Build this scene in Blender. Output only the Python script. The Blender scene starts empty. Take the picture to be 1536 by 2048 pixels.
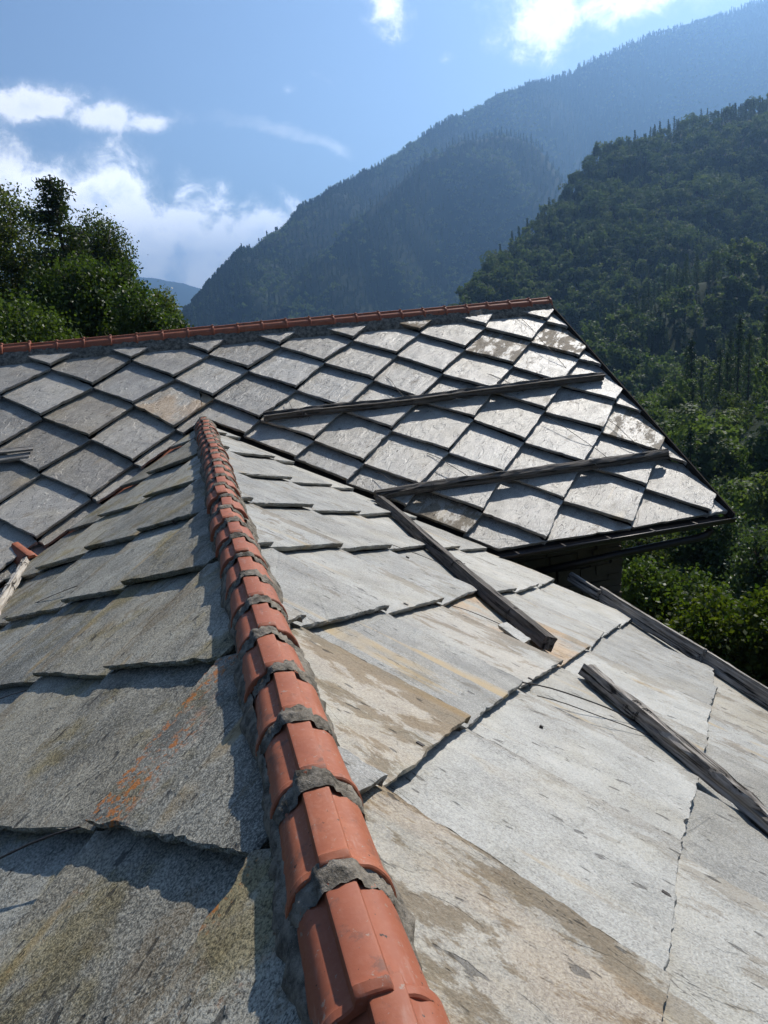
import bpy, math, random
import numpy as np
from mathutils import Matrix, Vector
random.seed(7); RNG = np.random.default_rng(11)
R = math.radians
SC = bpy.context.scene
COL = SC.collection

# ------------------------------------------------------------------ camera
SUN_AZ, SUN_EL = 48.0, 41.0                      # azimuth clockwise from +Y
cd = bpy.data.cameras.new('camera'); cam = bpy.data.objects.new('camera', cd); COL.objects.link(cam)
cd.sensor_fit = 'VERTICAL'; cd.sensor_height = 36.0; cd.lens = 36.0 * 1540 / 2048
cd.clip_start = 0.05; cd.clip_end = 30000
cX = Vector((0.96381488, -0.25332674, -0.08298459))      # camera right in the world
cY = Vector((0.14292377, 0.22829928, 0.96304322))        # camera up
cZ = -Vector((0.22501928, 0.94005585, -0.25624465))      # camera back
cam.matrix_world = Matrix(((cX.x, cY.x, cZ.x, 0), (cX.y, cY.y, cZ.y, 0), (cX.z, cY.z, cZ.z, 0), (0, 0, 0, 1)))
SC.camera = cam

# ------------------------------------------------------------------ node helper
class NT:
    def __init__(s, tree): s.t = tree; s.n = tree.nodes; s.l = tree.links
    def new(s, typ, ins=None, **kw):
        nd = s.n.new(typ)
        for k, v in kw.items(): setattr(nd, k, v)
        for k, v in (ins or {}).items(): s.set(nd.inputs[k], v)
        return nd
    def set(s, sock, v):
        if isinstance(v, bpy.types.NodeSocket): s.l.new(v, sock)
        elif isinstance(v, (int, float)) and sock.type in ('RGBA',): sock.default_value = (v, v, v, 1)
        elif isinstance(v, (tuple, list)) and sock.type == 'RGBA' and len(v) == 3: sock.default_value = (*v, 1)
        else: sock.default_value = v
    def m(s, op, a, b=0.0, c=0.0, clamp=False):
        nd = s.n.new('ShaderNodeMath'); nd.operation = op; nd.use_clamp = clamp
        for i, v in enumerate((a, b, c)): s.set(nd.inputs[i], v)
        return nd.outputs[0]
    def vm(s, op, a, b=(0, 0, 0), out=0):
        nd = s.n.new('ShaderNodeVectorMath'); nd.operation = op
        s.set(nd.inputs[0], a)
        if op == 'SCALE': s.set(nd.inputs[3], b)
        else: s.set(nd.inputs[1], b)
        return nd.outputs['Value'] if op in ('DOT_PRODUCT', 'LENGTH') else nd.outputs[0]
    def noise(s, vec, scale, detail=4, rough=0.55, dist=0.0, lac=2.0):
        nd = s.new('ShaderNodeTexNoise', {'Vector': vec, 'Scale': scale, 'Detail': detail, 'Roughness': rough, 'Distortion': dist, 'Lacunarity': lac})
        return nd.outputs['Fac']
    def step(s, x, a, b, lo=0.0, hi=1.0):
        nd = s.new('ShaderNodeMapRange', {'Value': x, 'From Min': a, 'From Max': b, 'To Min': lo, 'To Max': hi}, interpolation_type='SMOOTHSTEP')
        return nd.outputs[0]
    def mix(s, f, a, b, mode='MIX'):
        nd = s.n.new('ShaderNodeMix'); nd.data_type = 'RGBA'; nd.blend_type = mode
        s.set(nd.inputs[0], f); s.set(nd.inputs[6], a); s.set(nd.inputs[7], b)
        return nd.outputs[2]
    def mapping(s, vec, rot=(0, 0, 0), scale=(1, 1, 1), loc=(0, 0, 0)):
        return s.new('ShaderNodeMapping', {'Vector': vec, 'Rotation': rot, 'Scale': scale, 'Location': loc}).outputs[0]
    def bump(s, h, strength, dist, normal=None):
        nd = s.new('ShaderNodeBump', {'Height': h, 'Strength': strength, 'Distance': dist})
        if normal is not None: s.l.new(normal, nd.inputs['Normal'])
        return nd.outputs[0]

# ------------------------------------------------------------------ world: Nishita sky with clouds
W = bpy.data.worlds.new('World'); SC.world = W; W.use_nodes = True
W.node_tree.nodes.clear(); w = NT(W.node_tree)
sky = w.new('ShaderNodeTexSky', sky_type='NISHITA', sun_disc=False, sun_elevation=R(SUN_EL), sun_rotation=R(SUN_AZ),
            altitude=900, air_density=1.0, dust_density=0.6, ozone_density=1.2)
tc = w.new('ShaderNodeTexCoord').outputs['Generated']
sx = w.new('ShaderNodeSeparateXYZ', {'Vector': tc}).outputs
az = w.m('MULTIPLY', w.m('ARCTAN2', sx[0], sx[1]), 57.29578)
el = w.m('MULTIPLY', w.m('ARCSINE', sx[2]), 57.29578)
CLOUDS = [  # az, el, half width, half height, amount
    (-10.5, 6.6, 4.6, 5.8, .66), (-7.2, 7.4, 2.8, 3.6, .64), (-2.8, 6.6, 3.8, 4.3, .66), (1.6, 5.0, 4.4, 3.8, .64), (6.5, 4.4, 5.4, 2.7, .60), (0, 3, 9, 3, .6),
    (-24, 7.0, 9.0, 5.0, .5), (-80, 9, 16, 4, .45), (120, 12, 20, 4, .45), (-165, 10, 20, 4, .45),
    (-7.0, 13.7, 4.6, 1.2, .54), (-3.2, 13.2, 3.4, 1.0, .50), (0.4, 12.8, 3.0, .75, .44), (9.5, 14.2, .5, .3, .2),
    (16.6, 18.2, 1.5, 1.9, .46), (20.1, 15.1, .7, .4, .30), (26.6, 16.6, 3.0, 2.0, .50), (32.0, 16.8, 4.6, 1.5, .48), (44, 18.5, 8, 2.5, .45)]
tot = None
AE = w.new('ShaderNodeCombineXYZ', {'X': az, 'Y': el}).outputs[0]
for a0, e0, ra, re, am in CLOUDS:
    d = w.vm('LENGTH', w.mapping(AE, loc=(-a0 / ra, -e0 / re, 0), scale=(1 / ra, 1 / re, 0)))
    b = w.m('MULTIPLY_ADD', d, -am * .62, am * 1.08)
    tot = b if tot is None else w.m('MAXIMUM', tot, b)
tot = w.m('MAXIMUM', tot, 0.0)
f1 = w.noise(tc, 11.0, 7, 0.62, 0.35); f2 = w.noise(w.mapping(tc, scale=(1, 1, 1.3)), 30.0, 6, 0.62, 0.5)
den = w.m('ADD', tot, w.m('MULTIPLY', w.m('SUBTRACT', f1, 0.5), 0.85))
den = w.m('ADD', den, w.m('MULTIPLY', w.m('SUBTRACT', f2, 0.5), 0.44))
mask = w.m('ADD', w.m('MULTIPLY', w.step(den, 0.14, 0.46), 0.30), w.m('MULTIPLY', w.step(den, 0.26, 0.44), 0.70))
core = w.step(den, 0.42, 0.80)
stk = w.m('SUBTRACT', el, w.m('SUBTRACT', 13.0, w.m('MULTIPLY', w.m('POWER', w.m('MAXIMUM', w.m('SUBTRACT', az, 2.0), 0.0), 2.0), .022)))   # thin bent streak of high cloud
stk = w.m('MULTIPLY', w.step(w.m('ABSOLUTE', w.m('ADD', stk, w.m('MULTIPLY', w.m('SUBTRACT', f2, .5), 1.6))), .62, .05), w.m('MULTIPLY', w.step(az, 2.5, 8.0), w.step(az, 13.6, 12.4)))
mask = w.m('MAXIMUM', mask, w.m('MULTIPLY', stk, w.step(f1, .3, .7, .10, .34)))
shade = w.m('MULTIPLY', core, w.step(w.noise(tc, 26.0, 6, 0.6), 0.38, 0.62))
ccol = w.mix(shade, (1.0, 1.0, 1.02), (0.42, 0.50, 0.62))
bg1 = w.new('ShaderNodeBackground', {'Color': sky.outputs[0], 'Strength': 0.090})
bg2 = w.new('ShaderNodeBackground', {'Color': ccol, 'Strength': w.step(el, 12.0, 9.0, 1.4, 2.3)})
mx = w.new('ShaderNodeMixShader', {0: w.m('MULTIPLY', mask, 0.92)}); w.l.new(bg1.outputs[0], mx.inputs[1]); w.l.new(bg2.outputs[0], mx.inputs[2])
wo = w.new('ShaderNodeOutputWorld'); w.l.new(mx.outputs[0], wo.inputs[0])

# ------------------------------------------------------------------ sun, exposure
sd = bpy.data.lights.new('sun', 'SUN'); sd.energy = 5.0; sd.angle = R(0.55); sd.color = (1.0, 0.945, 0.86)
sun = bpy.data.objects.new('sun', sd); COL.objects.link(sun)
SV = Vector((math.sin(R(SUN_AZ)) * math.cos(R(SUN_EL)), math.cos(R(SUN_AZ)) * math.cos(R(SUN_EL)), math.sin(R(SUN_EL))))
sun.rotation_euler = SV.to_track_quat('Z', 'Y').to_euler(); sun.location = SV * 60
vs = SC.view_settings; vs.view_transform = 'Standard'; vs.look = 'None'; vs.gamma = 1.0; vs.exposure = 0.30; vs.use_curve_mapping = False
SC.cycles.use_denoising = True; SC.cycles.use_adaptive_sampling = True; SC.cycles.adaptive_threshold = 0.02
SC.cycles.max_bounces = 4; SC.cycles.diffuse_bounces = 3; SC.cycles.glossy_bounces = 2; SC.cycles.transmission_bounces = 3; SC.cycles.volume_bounces = 0; SC.cycles.transparent_max_bounces = 8

# ------------------------------------------------------------------ materials
def mat(name):
    m = bpy.data.materials.new(name); m.use_nodes = True; m.node_tree.nodes.clear(); n = NT(m.node_tree)
    out = n.new('ShaderNodeOutputMaterial'); return m, n, out
def finish(n, out, col, rough, normal=None, spec=0.5, metal=0.0, bsdf_extra=None):
    b = n.new('ShaderNodeBsdfPrincipled', {'Base Color': col, 'Roughness': rough, 'Specular IOR Level': spec, 'Metallic': metal})
    if normal is not None: n.l.new(normal, b.inputs['Normal'])
    n.l.new(b.outputs[0], out.inputs[0]); return b

def slate_material(name, dark, light, rough, warm, relief, spec, flip, grain):
    """Gneiss slab: mica speckle, grain along one edge, ochre and brown stains, lichen.
    The object's own colour carries how stained (R), how overgrown with orange lichen (G), how brown-grey (B) the slab is."""
    m, n, out = mat(name)
    oi = n.new('ShaderNodeObjectInfo'); rnd = oi.outputs['Random']
    oc = n.new('ShaderNodeSeparateColor', {'Color': oi.outputs['Color']}).outputs
    tc = n.new('ShaderNodeTexCoord').outputs['Object']
    off = n.new('ShaderNodeCombineXYZ', {'X': n.m('MULTIPLY', rnd, 37.0), 'Y': n.m('MULTIPLY', rnd, 91.0), 'Z': n.m('MULTIPLY', rnd, 13.0)}).outputs[0]
    P = n.vm('ADD', tc, off)
    ang = R(45 if flip else -45)
    G = n.mapping(P, rot=(0, 0, ang), scale=(1, 1, 1))
    Gs = n.mapping(G, scale=(1.0, 0.16, 1.0)); Gm = n.mapping(G, scale=(1.0, 0.42, 1.0))
    Gi = n.mapping(G, scale=(1.0, 0.72, 1.0)); fine = n.noise(Gi, 190, 2, 0.6); mica = n.noise(Gi, 110, 3, 0.7)
    med = n.noise(P, 3.2, 5, 0.6); streak = n.noise(Gs, 9, 4, 0.62, 0.4); band = n.noise(Gs, 2.2, 3, 0.5)
    tone = n.m('ADD', n.m('MULTIPLY', n.m('SUBTRACT', mica, 0.5), 3.0), n.m('MULTIPLY', n.m('SUBTRACT', fine, 0.5), 2.4))
    tone = n.m('MULTIPLY', tone, grain)
    tone = n.m('ADD', tone, n.m('MULTIPLY', n.m('SUBTRACT', streak, 0.5), 0.7))
    tone = n.m('ADD', tone, n.m('MULTIPLY', n.m('SUBTRACT', med, 0.5), 1.1))
    tone = n.m('ADD', tone, n.m('MULTIPLY', n.m('SUBTRACT', rnd, 0.5), 0.5))
    tone = n.m('ADD', tone, 0.5, clamp=True)
    col = n.mix(tone, dark, light)
    bn = n.m('ADD', n.m('MULTIPLY', oc[2], 0.8), n.m('MULTIPLY', n.step(n.noise(P, 1.5, 4, 0.6), 0.48, 0.72), 0.35), clamp=True)
    col = n.mix(n.m('MULTIPLY', bn, 0.75), col, n.mix(tone, tuple(c * f for c, f in zip(dark, (1.05, .92, .76))), tuple(c * f for c, f in zip(light, (.88, .77, .60)))))
    # ochre veins along the grain
    vein = n.m('MULTIPLY', n.step(n.noise(n.mapping(G, scale=(1, .07, 1)), 4.5, 4, 0.55, .25), 0.60, 0.68), n.step(n.noise(P, 1.7, 3), 0.42, 0.60))
    col = n.mix(n.m('MULTIPLY', vein, warm), col, (0.36, 0.255, 0.115))
    # brown crust
    cr = n.noise(Gm, 5.5, 7, 0.72, 0.3)
    so = n.new('ShaderNodeSeparateXYZ', {'Vector': tc}).outputs
    ed = n.m('ADD', n.m('DIVIDE', so[0], 0.65), n.m('DIVIDE', so[1], -0.71 if flip else 0.705))      # 1 along the slab's free edge that faces down and away
    cr = n.m('ADD', cr, n.m('MULTIPLY', n.step(ed, 0.45, 1.0), n.m('MULTIPLY', n.step(rnd, .25, .6), 0.0 if name == 'slate_far_roof' else .15)))
    crust = n.m('MULTIPLY', n.step(n.m('ADD', cr, n.m('MULTIPLY', oc[0], 0.24)), 0.60, 0.66), n.m('ADD', n.m('MULTIPLY', oc[0], 0.85), 0.24, clamp=True))
    col = n.mix(crust, col, n.mix(n.noise(P, 60, 4, .7), (0.045, 0.032, 0.018), (0.27, 0.19, 0.10)))
    # moss and dark lichen film
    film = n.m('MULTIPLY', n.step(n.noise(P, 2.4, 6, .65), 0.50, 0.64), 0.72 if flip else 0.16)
    col = n.mix(film, col, n.mix(tone, (0.060, 0.050, 0.024), (0.30, 0.245, 0.115)))
    # orange lichen spots
    lic = n.m('MULTIPLY', n.step(n.m('ADD', n.noise(P, 30, 6, .72), n.m('MULTIPLY', oc[1], .085)), 0.60, 0.66), n.step(n.m('ADD', n.noise(Gs, 5, 3), n.m('MULTIPLY', oc[1], 0.24)), 0.55, 0.66))
    lic = n.m('MULTIPLY', lic, n.step(oc[1], 0.03, 0.3))
    lic = n.m('MULTIPLY', lic, n.step(ed, .28, .62))
    lcol = n.mix(n.noise(P, 80, 2), (0.34, 0.10, 0.02), (0.46, 0.19, 0.05))
    if not flip:                                         # here the green channel is a broad rust-ochre stain instead
        lic = n.m('MULTIPLY', oc[1], n.step(n.noise(Gm, 3.0, 5, .6), .40, .56)); lcol = n.mix(tone, (0.24, 0.13, 0.055), (0.50, 0.36, 0.21))
    col = n.mix(lic, col, lcol)
    wl = n.m('MULTIPLY', n.step(n.noise(P, 38, 5, .7), 0.655, 0.70), n.step(n.noise(P, 3.1, 3), 0.52, 0.62))
    col = n.mix(n.m('MULTIPLY', wl, .7), col, (0.50, 0.50, 0.46))
    # dark flecks and hairline cracks along the foliation
    fl = n.step(n.noise(n.mapping(G, scale=(1, .30, 1)), 26, 2, .5), 0.67, 0.72)
    ck = n.noise(n.mapping(G, scale=(1, .22, 1)), 3.0, 5, .72, .3)
    crack = n.m('MULTIPLY', n.step(n.m('ABSOLUTE', n.m('SUBTRACT', ck, 0.53)), 0.0045, 0.0, 0, 1), n.step(n.noise(P, 1.3, 2), 0.47, 0.56))
    dk = n.m('MAXIMUM', n.m('MULTIPLY', fl, .75), n.m('MULTIPLY', crack, .85))
    col = n.mix(dk, col, (0.030, 0.026, 0.021))
    # relief: grain, mica flakes, thin delaminated layers
    lay = n.noise(Gm, 2.6, 4, .60, .2)
    st = n.m('MULTIPLY', lay, 7.0); fr = n.m('FRACT', st)
    stepped = n.m('ADD', n.m('FLOOR', st), n.step(fr, 0.90, 1.0))
    h = n.m('ADD', n.m('MULTIPLY', stepped, 0.55), n.m('MULTIPLY', streak, 0.9))
    h = n.m('ADD', h, n.m('MULTIPLY', mica, 0.75)); h = n.m('ADD', h, n.m('MULTIPLY', fine, 0.45)); h = n.m('SUBTRACT', h, n.m('MULTIPLY', fl, 0.7))
    big = n.bump(n.noise(Gm, 6, 3, .5), 0.55, 0.02 * relief)
    nor = n.bump(h, 0.9, 0.0042 * relief, big)
    rg = n.m('ADD', n.m('MULTIPLY', n.m('SUBTRACT', mica, .5), 0.35), n.m('ADD', rough, n.m('MULTIPLY', n.m('MAXIMUM', crust, film), .45)), clamp=True)
    spec = n.m('SUBTRACT', spec, n.m('MULTIPLY', crust, spec * .75))
    finish(n, out, col, rg, nor, spec); return m

def terracotta():
    m, n, out = mat('terracotta'); oi = n.new('ShaderNodeObjectInfo'); rnd = oi.outputs['Random']
    P = n.vm('ADD', n.new('ShaderNodeTexCoord').outputs['Object'], n.vm('SCALE', (7.0, 3.0, 5.0), rnd))
    a = n.noise(P, 9, 5, .6); b = n.noise(P, 70, 4, .65)
    col = n.mix(a, (0.25, 0.066, 0.029), (0.46, 0.148, 0.068))
    col = n.mix(n.m('MULTIPLY', n.step(b, .45, .7), .35), col, (0.46, 0.20, 0.12))
    col = n.mix(n.m('MULTIPLY', rnd, .65), col, (0.29, 0.082, 0.042))
    col = n.mix(n.step(n.noise(P, 60, 4, .6), .67, .71), col, (0.035, 0.022, 0.016))
    col = n.mix(n.m('MULTIPLY', n.step(n.noise(P, 11, 7, .72), .55, .68), .65), col, (0.11, 0.062, 0.045))
    col = n.mix(n.m('MULTIPLY', n.step(n.noise(P, 42, 5, .7), .62, .66), .6), col, (0.30, 0.29, 0.24))
    col = n.mix(n.m('MULTIPLY', n.step(n.noise(n.mapping(P, scale=(3, .5, 3)), 12, 4), .58, .75), .35), col, (0.46, 0.30, 0.24))
    h = n.m('ADD', n.m('MULTIPLY', a, .8), n.m('MULTIPLY', b, .25))
    finish(n, out, col, 0.62, n.bump(h, .5, .004), .35); return m

def mortar():
    m, n, out = mat('mortar'); oi = n.new('ShaderNodeObjectInfo')
    P = n.vm('ADD', n.new('ShaderNodeTexCoord').outputs['Object'], n.vm('SCALE', (11.0, 3.0, 5.0), oi.outputs['Random']))
    a = n.noise(P, 16, 7, .68); b = n.noise(P, 150, 3, .6)
    col = n.mix(n.step(a, .33, .68), (0.080, 0.070, 0.055), (0.30, 0.262, 0.21))
    col = n.mix(n.m('MULTIPLY', n.step(n.noise(P, 34, 5, .7), .56, .68), .7), col, (0.045, 0.042, 0.036))
    col = n.mix(n.m('MULTIPLY', n.step(b, .58, .72), .5), col, (0.34, 0.31, 0.27))
    h = n.m('ADD', n.m('MULTIPLY', a, 1.0), n.m('MULTIPLY', b, .30))
    finish(n, out, col, 0.95, n.bump(h, 1.0, .014), .15); return m

def wood(name, dark, light):
    m, n, out = mat(name); oi = n.new('ShaderNodeObjectInfo')
    P = n.vm('ADD', n.new('ShaderNodeTexCoord').outputs['Object'], n.vm('SCALE', (17.0, 9.0, 5.0), oi.outputs['Random']))
    g = n.noise(n.mapping(P, scale=(1.2, 40, 40)), 1.6, 8, .7, .35); c = n.noise(n.mapping(P, scale=(.7, 16, 16)), 2.0, 4, .6, .5)
    f = n.m('ADD', n.m('MULTIPLY', g, .7), n.m('MULTIPLY', c, .4))
    col = n.mix(n.step(f, .38, .72), dark, light)
    ck = n.step(c, .36, .42, 1, 0)
    col = n.mix(n.m('MULTIPLY', ck, .9), col, (0.012, 0.010, 0.008))
    h = n.m('SUBTRACT', f, n.m('MULTIPLY', ck, .6))
    finish(n, out, col, .85, n.bump(h, 1.0, .012), .2); return m

def plain(name, col, rough, spec=.5, metal=0, var=0.35, scale=20, bumpd=0.0):
    m, n, out = mat(name); P = n.new('ShaderNodeTexCoord').outputs['Object']
    a = n.noise(P, scale, 5, .6); c = n.mix(a, tuple(x * (1 - var) for x in col), tuple(x * (1 + var) for x in col))
    finish(n, out, c, rough, n.bump(a, .6, bumpd) if bumpd else None, spec, metal); return m

def leaf_material(name, c1, c2, c3, trans=0.45, gloss=0.45):
    """leaf colour varies from leaf to leaf and from tree to tree; light also comes through the leaf"""
    m, n, out = mat(name); oi = n.new('ShaderNodeObjectInfo'); gm = n.new('ShaderNodeNewGeometry')
    r1 = gm.outputs['Random Per Island']
    col = n.mix(r1, c1, c2); col = n.mix(n.m('MULTIPLY', oi.outputs['Random'], .7), col, c3)
    col = n.mix(n.m('FRACT', n.m('MULTIPLY', oi.outputs['Random'], 7.31)), n.mix(1.0, col, (.62, .66, .62), 'MULTIPLY'), n.mix(1.0, col, (1.2, 1.16, 1.1), 'MULTIPLY'))
    p = n.new('ShaderNodeBsdfPrincipled', {'Base Color': col, 'Roughness': gloss, 'Specular IOR Level': .3})
    t = n.new('ShaderNodeBsdfTranslucent', {'Color': n.mix(1.0, col, (1.35, 1.45, .6), 'MULTIPLY')})
    mxs = n.new('ShaderNodeMixShader', {0: trans}); n.l.new(p.outputs[0], mxs.inputs[1]); n.l.new(t.outputs[0], mxs.inputs[2])
    n.l.new(mxs.outputs[0], out.inputs[0]); return m

M = {}
M['slate_far'] = slate_material('slate_far_roof', (0.14, 0.130, 0.112), (0.50, 0.470, 0.412), .40, .45, 2.0, .8, False, .8)
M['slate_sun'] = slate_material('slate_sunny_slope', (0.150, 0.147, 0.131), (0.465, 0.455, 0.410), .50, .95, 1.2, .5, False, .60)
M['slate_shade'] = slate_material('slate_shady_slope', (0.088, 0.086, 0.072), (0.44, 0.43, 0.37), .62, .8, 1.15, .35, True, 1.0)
M['terracotta'] = terracotta(); M['mortar'] = mortar()
M['old_wood'] = wood('weathered_timber', (0.06, 0.050, 0.040), (0.50, 0.455, 0.395))
M['dark_wood'] = wood('dark_timber', (0.035, 0.030, 0.025), (0.19, 0.168, 0.145))
M['pale_wood'] = wood('bleached_log', (0.22, 0.19, 0.155), (0.62, 0.57, 0.50))
M['deck'] = plain('roof_boards', (0.03, 0.024, 0.019), .9)
M['iron'] = plain('rusty_iron', (0.035, 0.028, 0.024), .6, .5, .3)
M['trim'] = plain('dark_verge_board', (0.03, 0.026, 0.022), .9, .1)
M['gutter'] = plain('brown_gutter_metal', (0.040, 0.034, 0.031), .38, .5, .5)
M['stone'] = plain('wall_stone', (0.10, 0.078, 0.053), .9, .3, 0, .5, 6, .02)
M['wallcore'] = plain('wall_mortar', (0.10, 0.085, 0.065), .95, .2)
M['shard'] = plain('pale_stone_chip', (0.46, 0.46, 0.44), .7, .3, 0, .2)
M['bark'] = plain('bark', (0.065, 0.052, 0.040), .9, .2, 0, .5, 8)
M['birchbark'] = plain('birch_bark', (0.34, 0.32, 0.29), .8, .2, 0, .6, 5)
M['leaf_birch'] = leaf_material('birch_leaf', (0.044, 0.068, 0.022), (0.120, 0.148, 0.058), (0.092, 0.116, 0.040), .46, .48)
M['leaf_bush'] = leaf_material('bush_leaf', (0.034, 0.064, 0.014), (0.085, 0.125, 0.032), (0.065, 0.098, 0.022), .40, .52)
M['leaf_larch'] = leaf_material('larch_needles', (0.026, 0.046, 0.018), (0.060, 0.085, 0.034), (0.045, 0.064, 0.024), .36, .6)
M['leaf_yellow'] = leaf_material('yellowing_leaf', (0.040, 0.078, 0.012), (0.120, 0.145, 0.020), (0.105, 0.090, 0.016), .45, .55)
M['leaf_silver'] = leaf_material('silvery_leaf', (0.035, 0.070, 0.026), (0.100, 0.135, 0.072), (0.070, 0.105, 0.045), .4, .46)
M['leaf_forest'] = leaf_material('forest_leaf', (0.052, 0.092, 0.032), (0.108, 0.150, 0.058), (0.105, 0.132, 0.052), .46, .65)
M['leaf_conifer'] = leaf_material('forest_needles', (0.022, 0.045, 0.020), (0.052, 0.082, 0.036), (0.045, 0.070, 0.028), .32, .65)
M['ground'] = plain('ground_grass', (0.040, 0.058, 0.022), .95, .1, 0, .5, .3)
M['hill'] = plain('forest_floor', (0.016, 0.028, 0.010), .95, .1, 0, .5, .05)

# ------------------------------------------------------------------ object helpers
def mesh_obj(name, verts, faces, material, parent=None, smooth=False):
    me = bpy.data.meshes.new(name); me.from_pydata([tuple(v) for v in verts], [], faces)
    me.materials.append(material)
    if smooth: me.polygons.foreach_set('use_smooth', [True] * len(me.polygons))
    me.update(); o = bpy.data.objects.new(name, me); COL.objects.link(o)
    if parent is not None: o.parent = parent
    return o
def empty(name, loc=(0, 0, 0)):
    o = bpy.data.objects.new(name, None); COL.objects.link(o); o.location = loc; o.empty_display_size = .2; return o
def tag(o, label=None, cat=None, group=None, kind=None):
    if label: o['label'] = label
    if cat: o['category'] = cat
    if group: o['group'] = group
    if kind: o['kind'] = kind
    return o
def box_vf(x0, x1, y0, y1, z0, z1):
    v = [(x0, y0, z0), (x1, y0, z0), (x1, y1, z0), (x0, y1, z0), (x0, y0, z1), (x1, y0, z1), (x1, y1, z1), (x0, y1, z1)]
    return v, [(0, 3, 2, 1), (4, 5, 6, 7), (0, 1, 5, 4), (1, 2, 6, 5), (2, 3, 7, 6), (3, 0, 4, 7)]
def tube_vf(pts, rads, seg=8, cap=True):
    pts = [Vector(p) for p in pts]; V = []; Fc = []
    for i, p in enumerate(pts):
        t = (pts[min(i + 1, len(pts) - 1)] - pts[max(i - 1, 0)]).normalized()
        a = t.cross(Vector((0, 0, 1)));  a = t.cross(Vector((1, 0, 0))) if a.length < .1 else a
        a.normalize(); b = t.cross(a)
        for k in range(seg):
            an = 2 * math.pi * k / seg; V.append(p + (a * math.cos(an) + b * math.sin(an)) * rads[i])
    for i in range(len(pts) - 1):
        for k in range(seg):
            k2 = (k + 1) % seg; Fc.append((i * seg + k, i * seg + k2, (i + 1) * seg + k2, (i + 1) * seg + k))
    if cap: Fc.append(tuple(range(seg))[::-1]); Fc.append(tuple(range((len(pts) - 1) * seg, len(pts) * seg)))
    return V, Fc
def join_vf(lst):
    V = []; Fc = []
    for v, f in lst:
        o = len(V); V += list(v); Fc += [tuple(i + o for i in q) for q in f]
    return V, Fc

# ------------------------------------------------------------------ roof frames
RX, RZ, Q = 0.175, -1.385, R(27.5)               # near roof: ridge runs along Y; RZ is the height of the slab surface at the ridge
YB, ZB, PB = 13.4, -0.23, R(28.6)                # far roof: ridge runs along X
TQ, TP = math.tan(Q), math.tan(PB)
LIFT = 0.082                                     # boards lie this far under the slab surface
class Frame:
    def __init__(s, o, eu, ev):
        s.o = Vector(o); s.eu = Vector(eu); s.ev = Vector(ev); n_ = s.ev.cross(s.eu)
        s.sg = 1 if n_.z > 0 else -1; s.n = n_ * s.sg
    def p(s, u, v, h=0.0): return s.o + s.eu * u + s.ev * v + s.n * h
    def mtx(s, u, v, h=0.0, tilt=0.0, yaw=0.0, roll=0.0):
        X, Y = s.ev, s.eu * s.sg
        m = Matrix(((X.x, Y.x, s.n.x, 0), (X.y, Y.y, s.n.y, 0), (X.z, Y.z, s.n.z, 0), (0, 0, 0, 1)))
        m = m @ Matrix.Rotation(yaw, 4, 'Z') @ Matrix.Rotation(-tilt, 4, 'Y') @ Matrix.Rotation(roll, 4, 'X')
        m.translation = s.p(u, v, h); return m
FR = Frame((RX, 0, RZ), (0, 1, 0), (math.cos(Q), 0, -math.sin(Q)))      # sunny slope, u = Y
FL = Frame((RX, 0, RZ), (0, 1, 0), (-math.cos(Q), 0, -math.sin(Q)))     # shady slope, u = Y
FB = Frame((0, YB, ZB), (1, 0, 0), (0, -math.cos(PB), -math.sin(PB)))   # far roof, u = X
def valley_y(x): return YB - (ZB - RZ + abs(x - RX) * TQ) / TP

def clip(poly, f):
    out = []
    for i in range(len(poly)):
        a, b = poly[i], poly[(i + 1) % len(poly)]; fa, fb = f(a), f(b)
        if fa >= 0: out.append(a)
        if (fa >= 0) != (fb >= 0):
            t = fa / (fa - fb); out.append((a[0] + (b[0] - a[0]) * t, a[1] + (b[1] - a[1]) * t))
    return out
def area(p): return abs(sum(p[i][0] * p[(i + 1) % len(p)][1] - p[(i + 1) % len(p)][0] * p[i][1] for i in range(len(p)))) / 2

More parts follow.
